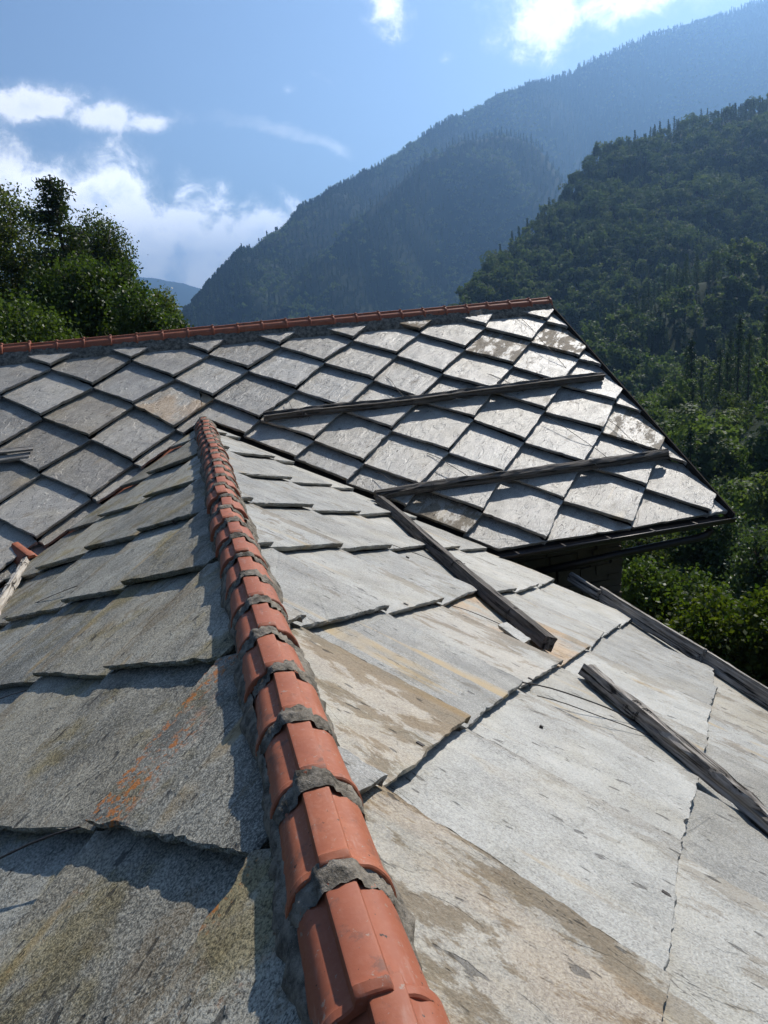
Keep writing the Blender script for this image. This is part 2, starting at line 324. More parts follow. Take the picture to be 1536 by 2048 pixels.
def rough_slab(poly, T, stepl, jag, rng, chip=.25):
    """a split-stone slab: ragged outline, three uneven layers on its edge. poly is counter-clockwise in local x, y"""
    pts = []
    L = len(poly)
    for i in range(L):
        a = np.array(poly[i]); b = np.array(poly[(i + 1) % L]); d = b - a; ln = np.linalg.norm(d)
        if ln < 1e-4: continue
        nn = np.array([d[1], -d[0]]) / ln; k = max(1, int(ln / stepl)); ph = rng.uniform(0, 6.28, 3); wv = rng.uniform(.4, 1, 3)
        chips = [(rng.uniform(.05, .95), rng.uniform(.02, .06) / ln, rng.uniform(.005, .016)) for _ in range(rng.poisson(ln * 1.3))]
        walk = 0.0
        for j in range(k):
            t = j / k; walk = walk * .70 + rng.normal(0, jag * .34); off = jag * (.9 * math.sin(ln * t * 7 + ph[0]) * wv[0] + .5 * math.sin(ln * t * 19 + ph[1]) * wv[1]) * .5 + walk
            for c, wd, dp in chips: off -= dp * math.exp(-((t - c) / wd) ** 2)
            e = min(t, 1 - t) * 6; off *= min(1, .35 + e)
            pts.append((a + d * t + nn * off, nn))
    N = len(pts); V = []
    lay = rng.normal(0, jag * .45, (3, N)); lay = (lay + np.roll(lay, 1, 1) + np.roll(lay, 2, 1)) * .62; lay[1] += rng.normal(0, jag * .35); lay[2] -= jag * rng.uniform(.3, 1.6)
    for i, (p, nn) in enumerate(pts): q = p - nn * (abs(lay[0, i]) * .9 + .002); V.append((q[0], q[1], T + rng.normal(0, T * .03)))
    for i, (p, nn) in enumerate(pts): q = p + nn * (lay[1, i] * .6 - .003); V.append((q[0], q[1], T * (.66 + rng.normal(0, .09))))
    for i, (p, nn) in enumerate(pts): q = p + nn * (lay[2, i] * .8 - .009); V.append((q[0], q[1], T * (.30 + rng.normal(0, .09))))
    for i, (p, nn) in enumerate(pts): q = p + nn * (lay[1, i] * .5 - .020); V.append((q[0], q[1], 0))
    Fc = [tuple(range(N))]
    for r_ in range(3):
        for i in range(N):
            j = (i + 1) % N; Fc.append(((r_ + 1) * N + i, (r_ + 1) * N + j, r_ * N + j, r_ * N + i))
    Fc.append(tuple(range(3 * N, 4 * N))[::-1]); return V, Fc

def lay_slates(fr, roof, material, u0, v0, du, dv, rangeu, rangev, clips, T, stepl, jag, colour, rng, region=None, gap=.006, lift=LIFT):
    """diamond-laid square slabs; vertex lattice at (u0 + du*i, v0 + dv*j), i + j even"""
    k = (T + gap) / dv; ov = .10; cnt = 0
    i0, i1 = int((rangeu[0] - u0) / du) - 1, int((rangeu[1] - u0) / du) + 2; j0, j1 = int((rangev[0] - v0) / dv) - 2, int((rangev[1] - v0) / dv) + 2
    jit = {}
    def vert(i, j):
        if (i, j) not in jit: jit[(i, j)] = (rng.normal(0, .020), rng.normal(0, .020))
        a = jit[(i, j)]; return u0 + du * i + a[0], v0 + dv * j + a[1]
    for j in range(j0, j1):
        for i in range(i0, i1):
            if (i + j) % 2 == 0: continue             # slab centres sit between the lattice vertices
            uc, vc = u0 + du * i, v0 + dv * j
            up = vert(i, j - 1); dn = vert(i, j + 1); lf = vert(i - 1, j); rt = vert(i + 1, j)
            poly = [dn, rt, (rt[0] - ov * .55, rt[1] - ov), (up[0], up[1] - ov * 1.2), (lf[0] + ov * .55, lf[1] - ov), lf]
            vis = [dn, rt, up, lf]
            for c in clips: poly = clip(poly, c); vis = clip(vis, c) if len(vis) > 2 else vis
            if len(poly) < 3 or len(vis) < 3 or area(vis) < .03: continue
            for poly in (region(poly) if region else [poly]):
              per_ = sum(math.dist(poly[q], poly[(q + 1) % len(poly)]) for q in range(len(poly)))
              if len(poly) < 3 or area(poly) < .03 or area(poly) / per_ ** 2 < .022: continue
              cnt += put_slab(fr, roof, material, poly, uc, vc, k, dv, ov, T, stepl, jag, colour, i, j, rng, lift)
    return cnt
def put_slab(fr, roof, material, poly, uc, vc, k, dv, ov, T, stepl, jag, colour, i, j, rng, lift):
            loc = [(v - vc, fr.sg * (u - uc)) for u, v in poly]
            s = sum(loc[q][0] * loc[(q + 1) % len(loc)][1] - loc[(q + 1) % len(loc)][0] * loc[q][1] for q in range(len(loc)))
            if s < 0: loc = loc[::-1]
            V, Fc = rough_slab(loc, T * rng.uniform(.85, 1.1), stepl(uc, vc), jag, rng)
            o = mesh_obj('slate', V, Fc, material, roof)
            o.matrix_world = fr.mtx(uc, vc, -lift + k * (dv + ov) + rng.uniform(0, .004), math.atan(k) + rng.normal(0, .005), rng.normal(0, .010), rng.normal(0, .005))
            o.color = (*colour(uc, vc, i, j, rng), 1); return 1

# ------------------------------------------------------------------ ridge tiles
def tile_mesh(name, length, seg=28, knob=.007):
    """half-round ridge tile with a flat-topped rib along its crown, narrower at the far end, a raised lip at the near end. Runs along +Y."""
    V = []; Fc = []; rows = []; na = seg // 2
    ys = [0, .004, .024, .030, .045, length * .3, length * .6, length * .9, length - .004, length]
    def section(y, inner):
        t = y / length; rad = 0.130 - .009 * t; lip = knob if y <= .025 else (knob * .5 if y <= .031 else 0)
        if y == 0: lip -= .004
        if inner:
            rad -= .016; return [(rad * math.cos(math.pi * k / seg), rad * math.sin(math.pi * k / seg)) for k in range(seg + 1)]
        rr = rad + lip; am = math.acos(.043 / rr); arc = []
        for k in range(na):
            an = am * k / (na - 1); x = rr * math.cos(an); z = rr * math.sin(an) * 1.02
            z -= .007 * math.exp(-((x - .060) / .018) ** 2); arc.append((x, z))
        top = rr * 1.02 + (.016 if y > .004 else .010)
        return arc + [(.037, top - .003), (.031, top), (0, top + .001), (-.031, top), (-.037, top - .003)] + [(-x, z) for x, z in arc[::-1]]
    for y in ys: rows.append([(x, y, z) for x, z in section(y, False)])
    m0 = len(rows[0])
    inn = [(x, 0, z) for x, z in section(0, True)]; inn2 = [(x, length, z) for x, z in section(length, True)]
    for r in rows: V += r
    nr = len(rows)
    for i in range(nr - 1):
        for kx in range(m0 - 1): Fc.append((i * m0 + kx, (i + 1) * m0 + kx, (i + 1) * m0 + kx + 1, i * m0 + kx + 1))
    b = len(V); mi = len(inn); V += inn; V += inn2
    for kx in range(mi - 1): Fc.append((b + kx, b + kx + 1, b + mi + kx + 1, b + mi + kx))
    for kx in range(m0 - 1):                      # near-end and far-end faces
        q0 = round(kx * (mi - 1) / (m0 - 1)); q1 = round((kx + 1) * (mi - 1) / (m0 - 1))
        Fc.append((kx, kx + 1, b + q1, b + q0) if q0 != q1 else (kx, kx + 1, b + q0))
        e = (nr - 1) * m0; Fc.append((e + kx + 1, e + kx, b + mi + q0, b + mi + q1) if q0 != q1 else (e + kx + 1, e + kx, b + mi + q0))
    me = bpy.data.meshes.new(name); me.from_pydata(V, [], Fc); me.materials.append(M['terracotta'])
    sm = [abs(p.normal.z) < .995 for p in me.polygons]; me.polygons.foreach_set('use_smooth', [True] * len(me.polygons))
    me.update()
    try: me.set_sharp_from_angle(angle=R(28))
    except Exception: pass
    return me
def lump_ring(rng, wid, r0, r1, bulge):
    """a hand-pressed mortar collar over a tile joint"""
    V = []; Fc = []; na, nw = 36, 8; ph = rng.uniform(0, 6.28, 6)
    for i in range(nw):
        t = i / (nw - 1)
        for k in range(na + 1):
            an = math.pi * (-.04 + 1.08 * k / na)
            y = (t - .5) * wid * (1 + .16 * math.sin(3 * an + ph[0]) + .08 * math.sin(7 * an + ph[1])) + .006 * math.sin(4 * an + ph[2])
            base = r0 + (r1 - r0) * t; crown = .026 * min(1, max(0, (.46 - abs(math.cos(an))) / .13))
            rr = base + bulge * math.sin(math.pi * min(1, .08 + t * .9)) * (1 + .25 * math.sin(4 * an + ph[3]) + .18 * math.sin(9 * an + ph[4])) + crown * .8 + rng.normal(0, .0032)
            V.append((rr * math.cos(an), y, rr * math.sin(an) * 1.02))
    for i in range(nw - 1):
        for k in range(na): a = i * (na + 1) + k; Fc.append((a, a + na + 1, a + na + 2, a + 1))
    return V, Fc

# ================================================================== near house
near = empty('stone_house', (RX, 3.0, -6.9))
tag(near, 'near slate-roofed house, its terracotta ridge running away to the far roof', 'house')
def par(o, p):                                   # parent without moving
    o.parent = p; o.matrix_parent_inverse = Matrix.Translation(-Vector(p.location)); return o
def roofpart(name, verts, faces, material, parent, smooth=False):
    return par(mesh_obj(name, verts, faces, material, None, smooth), parent)
YN0, VE = -2.2, 5.02
def deck_rows(fr, vmax, y0):
    LIFT = .105; vs_ = [0.0, vmax]; lo = [fr.p(y0, v, -LIFT) for v in vs_]
    hi = []
    for v in vs_:
        x = fr.p(0, v).x; hi.append(fr.p(min(valley_y(x) + .25, 13.0), v, -LIFT))
    top = lo + hi; bot = [p - Vector((0, 0, .06)) for p in top]
    return [tuple(p) for p in top + bot]
near_roof = None
Vd = []; Fd = []
for fr in (FR, FL):
    v = deck_rows(fr, VE - .05, YN0); o = len(Vd); Vd += v
    Fd += [tuple(o + i for i in f) for f in ((0, 1, 3, 2), (4, 6, 7, 5), (0, 4, 5, 1), (2, 3, 7, 6), (1, 5, 7, 3))]
near_roof = roofpart('roof', Vd, Fd, M['deck'], near)
near_roof.location = (0, 0, 0)
# walls under the near roof
hw = (VE - .75) * math.cos(Q)
v, f = box_vf(RX - hw, RX + hw, YN0 + .5, 9.6, -7.2, RZ - hw * TQ - .35)
roofpart('wall', v, f, M['stone'], near)
gv = [(RX - hw, YN0 + .5, RZ - hw * TQ - .35), (RX + hw, YN0 + .5, RZ - hw * TQ - .35), (RX, YN0 + .5, RZ - .3)]
gv += [(x, y + .3, z) for x, y, z in gv]
roofpart('gable', gv, [(0, 1, 2), (5, 4, 3), (0, 3, 4, 1), (1, 4, 5, 2), (2, 5, 3, 0)], M['stone'], near)

def sub(o): # sub-part of the near roof, already in world space
    return o
class RoofParent:
    pass
rng = np.random.default_rng(5)
def col_sun(u, v, i, j, r):
    c = [max(0, r.normal(.10, .12)), 0, max(0, r.normal(.12, .16))]
    if v < .5 and abs(u - 1.44) < .3: c = [.42, .28, .85]
    if abs(u - 2.145) < .3 and abs(v - .9) < .3: c = [.0, .0, .0]                       # crusted slab low beside the ridge
    if abs(u - 2.85) < .3 and v < .5: c = [.42, .22, .95]
    if abs(u - 3.555) < .3 and abs(v - .9) < .3: c = [.12, 0, .10]
    if abs(u - 4.96) < .3 and abs(v - 2.2) < .3: c = [.2, .95, .4]
    if abs(u - 4.26) < .3 and abs(v - 1.55) < .3: c = [.25, .15, .3]
    if 4.2 < u < 5.6 and 4.0 < v < 5.2: c = [.2, 0, .8]
    return c
def col_shade(u, v, i, j, r):
    c = [max(0, r.normal(.08, .10)), 0, max(0, r.normal(.25, .25))]
    if v < .75 and u < 4: c = [.20, 1.0 if u > 2 else .6, .35]
    elif v < .9 and u < 5.5: c = [.15, .12, .6]
    return c
stp = lambda near_l: (lambda u, v: .022 if u < 4.5 else (.035 if u < 7.5 else .06))
vy_r = lambda p: (valley_y(FR.p(0, p[1]).x) + .06) - p[0]
vy_l = lambda p: (valley_y(FL.p(0, p[1]).x) + .02) - p[0]
tops = lambda p: p[1] - .07
edge0 = lambda p: p[0] - (YN0 - .12)
eave = lambda p: VE - p[1]
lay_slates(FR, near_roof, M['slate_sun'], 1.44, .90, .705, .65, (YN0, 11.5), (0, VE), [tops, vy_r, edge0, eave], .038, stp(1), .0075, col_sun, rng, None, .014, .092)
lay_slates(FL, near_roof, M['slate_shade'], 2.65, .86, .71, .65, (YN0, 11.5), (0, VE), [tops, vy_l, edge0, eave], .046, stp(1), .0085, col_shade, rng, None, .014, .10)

# ridge of the near roof
PITCH, TL, CREST = .384, .425, -1.25
tm = tile_mesh('ridge_tile', TL)
TBASE = CREST - .131 * 1.02 - .016
y = -1.85; kk = 0
START = 1.552 - .384 * 9              # so that a rib begins where it does in the photograph
for kk in range(0, 40):
    y = START + kk * PITCH
    if y < YN0 or y + TL > valley_y(RX) + .12: continue
    o = bpy.data.objects.new('ridge_tile', tm); COL.objects.link(o); o.parent = near_roof
    sag = -.012 * math.sin((y - 1) * .8) * (1 if y > 2 else 0)
    o.matrix_world = Matrix.Translation((RX + rng.normal(0, .006) + .012 * math.sin(y * .9), y, TBASE + sag + rng.normal(0, .004))) @ Matrix.Rotation(rng.normal(0, .012), 4, 'Z') @ Matrix.Rotation(rng.normal(0, .03), 4, 'Y') @ Matrix.Rotation(-.014 + rng.normal(0, .005), 4, 'X')
    if y < 1.0: continue
    V, Fc = lump_ring(rng, .074 * rng.uniform(.75, 1.3), .121, .129, .005 * rng.uniform(.6, 1.4))
    c = roofpart('mortar_collar', V, Fc, M['mortar'], near_roof, True); c.matrix_parent_inverse = Matrix()
    c.matrix_world = o.matrix_world @ Matrix.Translation((0, TL - .070, .002))
# mortar bedding either side of the tiles
def bed(fr, sgn, name, y0, y1, rng, x0=.10, vout=.168, n_=None):
    V = []; Fc = []; N = int((y1 - y0) / .03); prof_n = 6
    for i in range(N + 1):
        yy = y0 + (y1 - y0) * i / N
        vo = vout + .018 * math.sin(yy * 5.1) + .012 * math.sin(yy * 13) + rng.normal(0, .007)
        pa = Vector((RX + sgn * x0, yy, TBASE + .045)); pb = fr.p(yy, vo, .012)
        for k in range(prof_n):
            t = k / (prof_n - 1); p = pa.lerp(pb, t) + Vector((sgn * .5, 0, .8)) * (.012 * math.sin(math.pi * t)) + Vector(rng.normal(0, .0035, 3))
            if k == prof_n - 1: p = fr.p(yy, vo + .012, -.055)
            V.append(tuple(p))
    for i in range(N):
        for k in range(prof_n - 1):
            a = i * prof_n + k; q = (a, a + 1, a + prof_n + 1, a + prof_n); Fc.append(q if sgn > 0 else q[::-1])
    c = mesh_obj(name, V, Fc, M['mortar'], near_roof, True); return c
bed(FR, 1, 'mortar_bed', YN0 + .05, 11.25, rng); bed(FL, -1, 'mortar_bed', YN0 + .05, 11.25, rng, vout=.155)

# slate hooks: bent iron strips that hold slabs at their lower edge
def hook(fr, u, v, yaw=0.0, h=.0):
    parts = [box_vf(-.006, .0, -.010, .010, -.035, .004), box_vf(-.032, .0, -.0095, .0095, .0045, .0085)]
    V, Fc = join_vf(parts); o = mesh_obj('slate_hook', V, Fc, M['iron'], near_roof)
    o.matrix_world = fr.mtx(u, v, h, 0, yaw)
def edge_hook(fr, u0, pu, v0, du, dv, k, v, yaw, sgn):
    f = ((v - v0) / dv) % 1.0; hook(fr, u0 + pu * k + (v - v0) * du / dv + .014, v - .014, yaw, .004 + .043 * f)
for k, v in ((0, 1.25), (1, .56), (1, 1.72), (2, 1.15), (2, 2.45)): edge_hook(FR, 1.44, 1.41, .90, .705, .65, k, v, -.80, 1)
for k, v in ((0, .50), (0, 1.18), (1, .52), (1, 1.16), (2, .50), (2, 1.2), (3, .5)): edge_hook(FL, 2.65, 1.42, .86, .71, .65, k, v, .80, -1)
def stub(fr, u, v, s, yaw, par_):
    V, Fc = box_vf(-s, s, -s * 1.25, s * 1.25, -.03, s * 1.5); o = mesh_obj('hook_head', V, Fc, M['iron'], par_); o.matrix_world = fr.mtx(u, v, .0, 0, yaw); return o
stub(FR, 1.80, .56, .010, .6, near_roof); stub(FL, 1.66, .46, .008, .2, near_roof); stub(FR, 2.12, 1.02, .006, .4, near_roof); stub(FL, 2.14, .97, .006, .4, near_roof)
stub(FR, 3.1, 1.42, .007, .9, near_roof); stub(FR, 5.3, 1.2, .011, .9, near_roof); stub(FR, 6.3, 1.7, .010, .3, near_roof)

# ================================================================== far house
far = empty('stone_house', (1.0, YB, -6.9))
tag(far, 'far house with diamond-laid slate roof, crossing behind the near ridge', 'house')
UB0, UB1, VB1 = -7.5, 6.63, 5.73
LIFTB = .135
dv_ = [FB.p(UB0, 0, -LIFTB), FB.p(UB1 - .03, 0, -LIFTB), FB.p(UB1 - .03, VB1 - .05, -LIFTB), FB.p(UB0, VB1 - .05, -LIFTB)]
FK = Frame((0, YB, ZB), (1, 0, 0), (0, math.cos(PB), -math.sin(PB)))
dv_ += [FK.p(UB0, VB1 - .05, -LIFTB), FK.p(UB1 - .03, VB1 - .05, -LIFTB)]
low = [p - Vector((0, 0, .05)) for p in dv_]
Vd = [tuple(p) for p in dv_ + low]
Fd = [(0, 3, 2, 1), (0, 1, 5, 4), (6, 7, 8, 9), (6, 10, 11, 7), (2, 3, 9, 8), (1, 2, 8, 7), (5, 1, 7, 11), (4, 5, 11, 10), (3, 0, 6, 9), (0, 4, 10, 6)]
far_roof = roofpart('roof', Vd, Fd, M['deck'], far)
def col_far(u, v, i, j, r):
    c = [max(0, r.normal(.06, .10)), 0, max(0, r.normal(.16, .18))]
    for (a, b, cc) in ((5.2, 1.25, [.55, 0, .5]), (6.3, 1.2, [.62, 0, .5]), (3.9, .35, [.7, 0, .7]), (-.18, 1.84, [.2, .8, .6]), (-1.35, 1.9, [.15, 0, .8]), (2.7, 4.9, [.5, 0, .8]), (6.4, 3.4, [.5, 0, .4])):
        if abs(u - a) < .4 and abs(v - b) < .45: c = cc
    if u < -1.0: c[2] += .15
    return c
vy_b = lambda p: (FB.p(0, p[1]).y - (valley_y(p[0]) + .13)) if (p[1] > .9 and abs(p[0] - RX) < 3.6) else 1.0
def vy_right(p): return FB.p(0, p[1]).y - (YB - (ZB - RZ + (p[0] - RX) * TQ) / TP + .17)
def vy_left(p): return FB.p(0, p[1]).y - (YB - (ZB - RZ + (RX - p[0]) * TQ) / TP + .10)
# a slab near the valley keeps only what lies outside the near roof: right of the ridge or left of it
rng = np.random.default_rng(23)
verge = lambda p: UB1 - p[0]; eaveb = lambda p: VB1 - p[1]; topb = lambda p: p[1] - .09; endb = lambda p: p[0] - UB0
stf = lambda u, v: .055
split = RX + .01
def outside_near_roof(poly):
    if max(p[1] for p in poly) < 2.45 or min(min(vy_right(p), vy_left(p)) for p in poly) >= 0: return [poly]
    if min(p[0] for p in poly) > split: return [clip(poly, vy_right)]
    if max(p[0] for p in poly) < split: return [clip(poly, vy_left)]
    return [clip(clip(poly, vy_right), lambda p: p[0] - split), clip(clip(poly, vy_left), lambda p: split - p[0])]
lay_slates(FB, far_roof, M['slate_far'], -1.97, .55, .596, .645, (UB0, UB1), (0, VB1), [verge, endb, eaveb, topb], .052, stf, .008, col_far, np.random.default_rng(23), outside_near_roof, .026, .130)

tmb = tile_mesh('ridge_tile', .44, 24, .018)
rng = np.random.default_rng(3)
TB = -.06 - .155
for k in range(36):
    x = UB1 + .02 - .43 - k * .405
    if x < UB0: break
    o = bpy.data.objects.new('ridge_tile', tmb); COL.objects.link(o); o.parent = far_roof
    o.matrix_world = Matrix.Translation((x + .44, YB + rng.normal(0, .006), TB + .012 * math.sin(x * 1.1) + rng.normal(0, .005))) @ Matrix.Rotation(R(90) + rng.normal(0, .01), 4, 'Z') @ Matrix.Rotation(.012, 4, 'X')
# mortar under the far ridge
V = []; Fc = []; N = 200
for i in range(N + 1):
    x = UB0 + (UB1 - UB0) * i / N
    for k, (dy, dz) in enumerate(((-.115, .03), (-.16, -.03), (-.225, -.105), (-.25, -.20))):
        V.append((x, YB + dy + rng.normal(0, .006), TB + dz + rng.normal(0, .008) + (.02 * math.sin(x * 9) if k == 2 else 0)))
for i in range(N):
    for k in range(3): a = i * 4 + k; Fc.append((a, a + 1, a + 5, a + 4))
mesh_obj('mortar_bed', V, Fc, M['mortar'], far_roof, True)

# verge trim and gutter
V = []; Fc = []
a0, a1 = FB.p(UB1 + .01, -.02, -.10), FB.p(UB1 + .01, VB1 + .10, -.10)
V = [a0, a1, a0 + FB.n * .165, a1 + FB.n * .165]; V = [tuple(p) for p in V] + [(p[0] + .02, p[1], p[2]) for p in V]
roofpart('verge_trim', V, [(0, 1, 3, 2), (4, 6, 7, 5), (2, 3, 7, 6), (0, 4, 5, 1), (0, 2, 6, 4), (1, 5, 7, 3)], M['trim'], far)
gy, gz = FB.p(0, VB1).y - .055, FB.p(0, VB1).z - .055
V = []; Fc = []; xs = (3.30, UB1 + .03); seg = 14
for ro in (.075, .068):
    for x in xs:
        for k in range(seg + 1):
            an = math.pi + math.pi * k / seg; V.append((x, gy + ro * math.cos(an), gz + ro * math.sin(an)))
s1 = seg + 1
for k in range(seg):
    Fc.append((k, k + 1, s1 + k + 1, s1 + k)); Fc.append((2 * s1 + k, 3 * s1 + k, 3 * s1 + k + 1, 2 * s1 + k + 1))
    Fc.append((s1 + k, s1 + k + 1, 3 * s1 + k + 1, 3 * s1 + k)); Fc.append((k, 2 * s1 + k, 2 * s1 + k + 1, k + 1))
gut = roofpart('gutter', V, Fc, M['gutter'], far, False)
V, Fc = tube_vf([(xs[0], gy - .077, gz + .004), (xs[1], gy - .077, gz + .004)], [.011, .011], 8); roofpart('gutter_bead', V, Fc, M['gutter'], far, True)
for x in np.arange(3.6, 6.6, .62):
    V, Fc = box_vf(x - .012, x + .012, gy - .088, gy + .07, gz + .012, gz + .018); roofpart('gutter_bracket', V, Fc, M['gutter'], far)
V, Fc = tube_vf([(6.34, gy, gz - .05), (6.34, gy, gz - .13), (6.30, gy + .02, gz - .19), (6.20, gy + .05, gz - .225), (5.2, gy + .24, gz - .33), (4.0, gy + .42, gz - .46)], [.05] * 6, 12); roofpart('downpipe', V, Fc, M['gutter'], far, True)
# rafters under the eave
for x in np.arange(-6.9, 6.6, .78):
    V = [tuple(FB.p(x + d, v, h - LIFTB - .055)) for v in (.2, VB1 - .12) for d in (-.06, .06) for h in (0, -.15)]
    roofpart('rafter', V, [(0, 1, 3, 2), (4, 6, 7, 5), (0, 4, 5, 1), (2, 3, 7, 6), (0, 2, 6, 4), (1, 5, 7, 3)], M['dark_wood'], far)
# stone wall under the far eave
WY, WX = 9.25, 5.58
v, f = box_vf(-6.8, WX - .03, WY + .03, YB + 4.1, -7.3, FB.p(0, (YB - WY) / math.cos(PB)).z - .28)
farwall = roofpart('wall', v, f, M['wallcore'], far)
gv = [(-6.8, WY + .03, -2.75), (-6.8, YB * 2 - WY, -2.75), (-6.8, YB, ZB - .35)]; gv += [(WX - .03, y_, z_) for _, y_, z_ in gv]
roofpart('gable', gv, [(2, 1, 0), (3, 4, 5), (0, 1, 4, 3), (1, 2, 5, 4), (2, 0, 3, 5)], M['wallcore'], far)
rng = np.random.default_rng(9)
z = -5.6; row = 0
while z < -2.72:
    hgt = rng.uniform(.09, .17); x = WX + .0
    while x > 3.4:
        wd = rng.uniform(.18, .48); dpt = rng.uniform(.0, .035)
        V, Fc = box_vf(x - wd + .012, x - .0, WY - .02 - dpt, WY + .12, z + .006, z + hgt - .006)
        V = [(a + rng.normal(0, .008), b + rng.normal(0, .006), c + rng.normal(0, .006)) for a, b, c in V]
        mesh_obj('stone', V, Fc, M['stone'], farwall)
        x -= wd
    z += hgt

# ================================================================== timbers lying on the roofs
def beam_vf(L, wd, ht, rng, seg=.10, rough=.006, taper=0.0, round_=.25):
    N = max(4, int(L / seg)); V = []; Fc = []; K = 12
    ph = rng.uniform(0, 6.28, 8)
    base = []
    for k in range(K):
        an = 2 * math.pi * (k + .5) / K; c, s_ = math.cos(an), math.sin(an)
        sq = max(abs(c), abs(s_)); r_ = (1 / sq) * (1 - round_) + 1.0 * round_
        base.append((c * r_ * wd / 2, s_ * r_ * ht / 2))
    grooves = rng.normal(0, rough, K)
    for i in range(N + 1):
        t = i / N; x = L * t; sc = 1 - taper * t
        by = .012 * math.sin(x * 1.3 + ph[0]) + .006 * math.sin(x * 3.1 + ph[1]); bz = .006 * math.sin(x * 1.9 + ph[2])
        for k, (a, b) in enumerate(base):
            d = grooves[k] + rng.normal(0, rough * .7)
            ln = math.hypot(a, b); q = (ln + d) / ln
            xx = x + (rng.normal(0, .008) if i in (0, N) else 0)
            V.append((xx, a * q * sc + by, b * q * sc + bz))
    for i in range(N):
        for k in range(K): k2 = (k + 1) % K; Fc.append((i * K + k, i * K + k2, (i + 1) * K + k2, (i + 1) * K + k))
    Fc.append(tuple(range(K))[::-1]); Fc.append(tuple(range(N * K, (N + 1) * K)))
    return V, [f[::-1] for f in Fc]
def beam(fr, u0, u1, v, wd, ht, material, name, label, group, rng, lift=.012, yaw=0.0, rough=.006, round_=.25, taper=0.0, wires=()):
    L = u1 - u0; V, Fc = beam_vf(L, wd, ht, rng, .10, rough, taper, round_)
    root = empty(name, fr.p((u0 + u1) / 2, v, 0)); tag(root, label, 'timber', group)
    o = mesh_obj('timber', V, Fc, material, root); o.matrix_parent_inverse = Matrix.Translation(-root.location)
    st = u0 if fr.sg > 0 else u1
    m = fr.mtx(st, v, lift + ht / 2, 0, R(90) + yaw)
    o.matrix_basis = m
    for wu in wires:                                     # binding wire twisted round the timber
        x = (wu - u0) if fr.sg > 0 else (u1 - wu); pts = []; rr = 1.18
        for q in range(23):
            an = 2 * math.pi * q / 11; pts.append((x + .018 * q / 11 + .006 * math.sin(q), math.cos(an) * wd / 2 * rr * (1.1 if abs(math.cos(an)) > .7 else 1.0), math.sin(an) * ht / 2 * rr))
        pts += [(x + .05, -wd * .8, ht * .45), (x + .10, -wd * 1.2, ht * .10), (x + .07, -wd * 1.5, -ht * .25)]
        V, Fc = tube_vf(pts, [.0030] * len(pts), 5); c = mesh_obj('binding_wire', V, Fc, M['iron'], root, True)
        c.matrix_parent_inverse = Matrix.Translation(-root.location); c.matrix_basis = m
    return root
rng = np.random.default_rng(41)
G1 = 'timbers laid across the roofs as snow guards'
beam(FR, 4.50, 9.20, 2.19, .095, .10, M['dark_wood'], 'wooden_beam', 'long dark square beam on the sunny slope, ending at the rust-stained slab', G1, rng, .022, 0, .003, .12, 0, (5.05, 6.3))
beam(FR, 0.90, 4.16, 2.37, .098, .085, M['old_wood'], 'wooden_beam', 'weathered split grey beam at the right edge, wire looped round it', G1, rng, .022, .012, .009, .2, 0, (3.62, 3.52))
beam(FR, 7.62, 8.30, 4.62, .06, .12, M['old_wood'], 'wooden_board', 'short grey board end at the eave, just in front of the far gutter', G1, rng, .02, 0, .003, .1)
beam(FR, 5.86, 7.70, 4.72, .065, .15, M['old_wood'], 'wooden_board', 'middle grey board along the eave of the sunny slope', G1, rng, .02, .02, .003, .1)
beam(FR, 2.2, 5.98, 4.78, .065, .145, M['old_wood'], 'wooden_board', 'long grey eave board running out at the right edge of the picture', G1, rng, .02, .0, .003, .1)
beam(FB, 1.02, 6.46, 2.56, .12, .115, M['dark_wood'], 'wooden_beam', 'upper dark rough beam on the far diamond slate roof', G1, rng, .03, .012, .008, .3, 0, (1.55, 3.2))
beam(FB, 2.16, 6.42, 4.52, .10, .105, M['dark_wood'], 'wooden_beam', 'lower dark beam on the far roof, above the gutter', G1, rng, .03, .004, .007, .25, 0, (2.9, 5.2))
beam(FB, -5.2, -2.08, 2.66, .07, .035, M['old_wood'], 'wooden_board', 'thin upper grey board end at the left edge of the far roof', G1, rng, .065, .01, .003, .1)
beam(FB, -5.2, -2.12, 2.72, .10, .05, M['old_wood'], 'wooden_board', 'lower grey board under another at the left edge of the far roof', G1, rng, .012, -.005, .003, .1)
beam(FL, 5.4, 9.95, 2.48, .095, .095, M['pale_wood'], 'wooden_pole', 'bleached white peeling pole at the left edge of the shady slope', G1, rng, .02, .01, .006, .9, -.1, (9.0, 9.25, 8.2))

def wire(name, pts, label, r_=.003):
    V, Fc = tube_vf(pts, [r_] * len(pts), 5); o = mesh_obj(name, V, Fc, M['iron'], None, True); tag(o, label, 'wire', 'loose wires on the roofs'); return o
def sag(fr, a, b, h0=.012, hm=.03, n_=9):
    return [fr.p(a[0] + (b[0] - a[0]) * t + .012 * math.sin(t * 9), a[1] + (b[1] - a[1]) * t, h0 + hm * math.sin(math.pi * t)) for t in np.linspace(0, 1, n_)]
wire('wire', sag(FL, (2.66, .85), (3.02, 1.75), .05, .02), 'thick dark wire across the lower left slabs, ending at a slab edge', .0045)
wire('wire', sag(FL, (4.75, 1.55), (5.35, 2.5), .02, .02), 'thin wire at the left edge below the white pole', .003)
wire('wire', sag(FL, (6.3, 1.2), (7.3, 2.45), .02, .03), 'thin dark wire running from the white pole over the brown slab', .003)
wire('wire', sag(FR, (3.62, 1.55), (3.52, 2.28), .03, .03), 'upper dark wire reaching left from the split beam', .0042)
wire('wire', sag(FR, (3.50, 1.60), (3.36, 2.30), .02, .015), 'lower thin dark wire reaching left from the split beam', .003)
wire('wire', sag(FR, (6.55, 1.35), (6.45, 2.12), .02, .015), 'thin wire lying left of the square beam, high on the slope', .003)
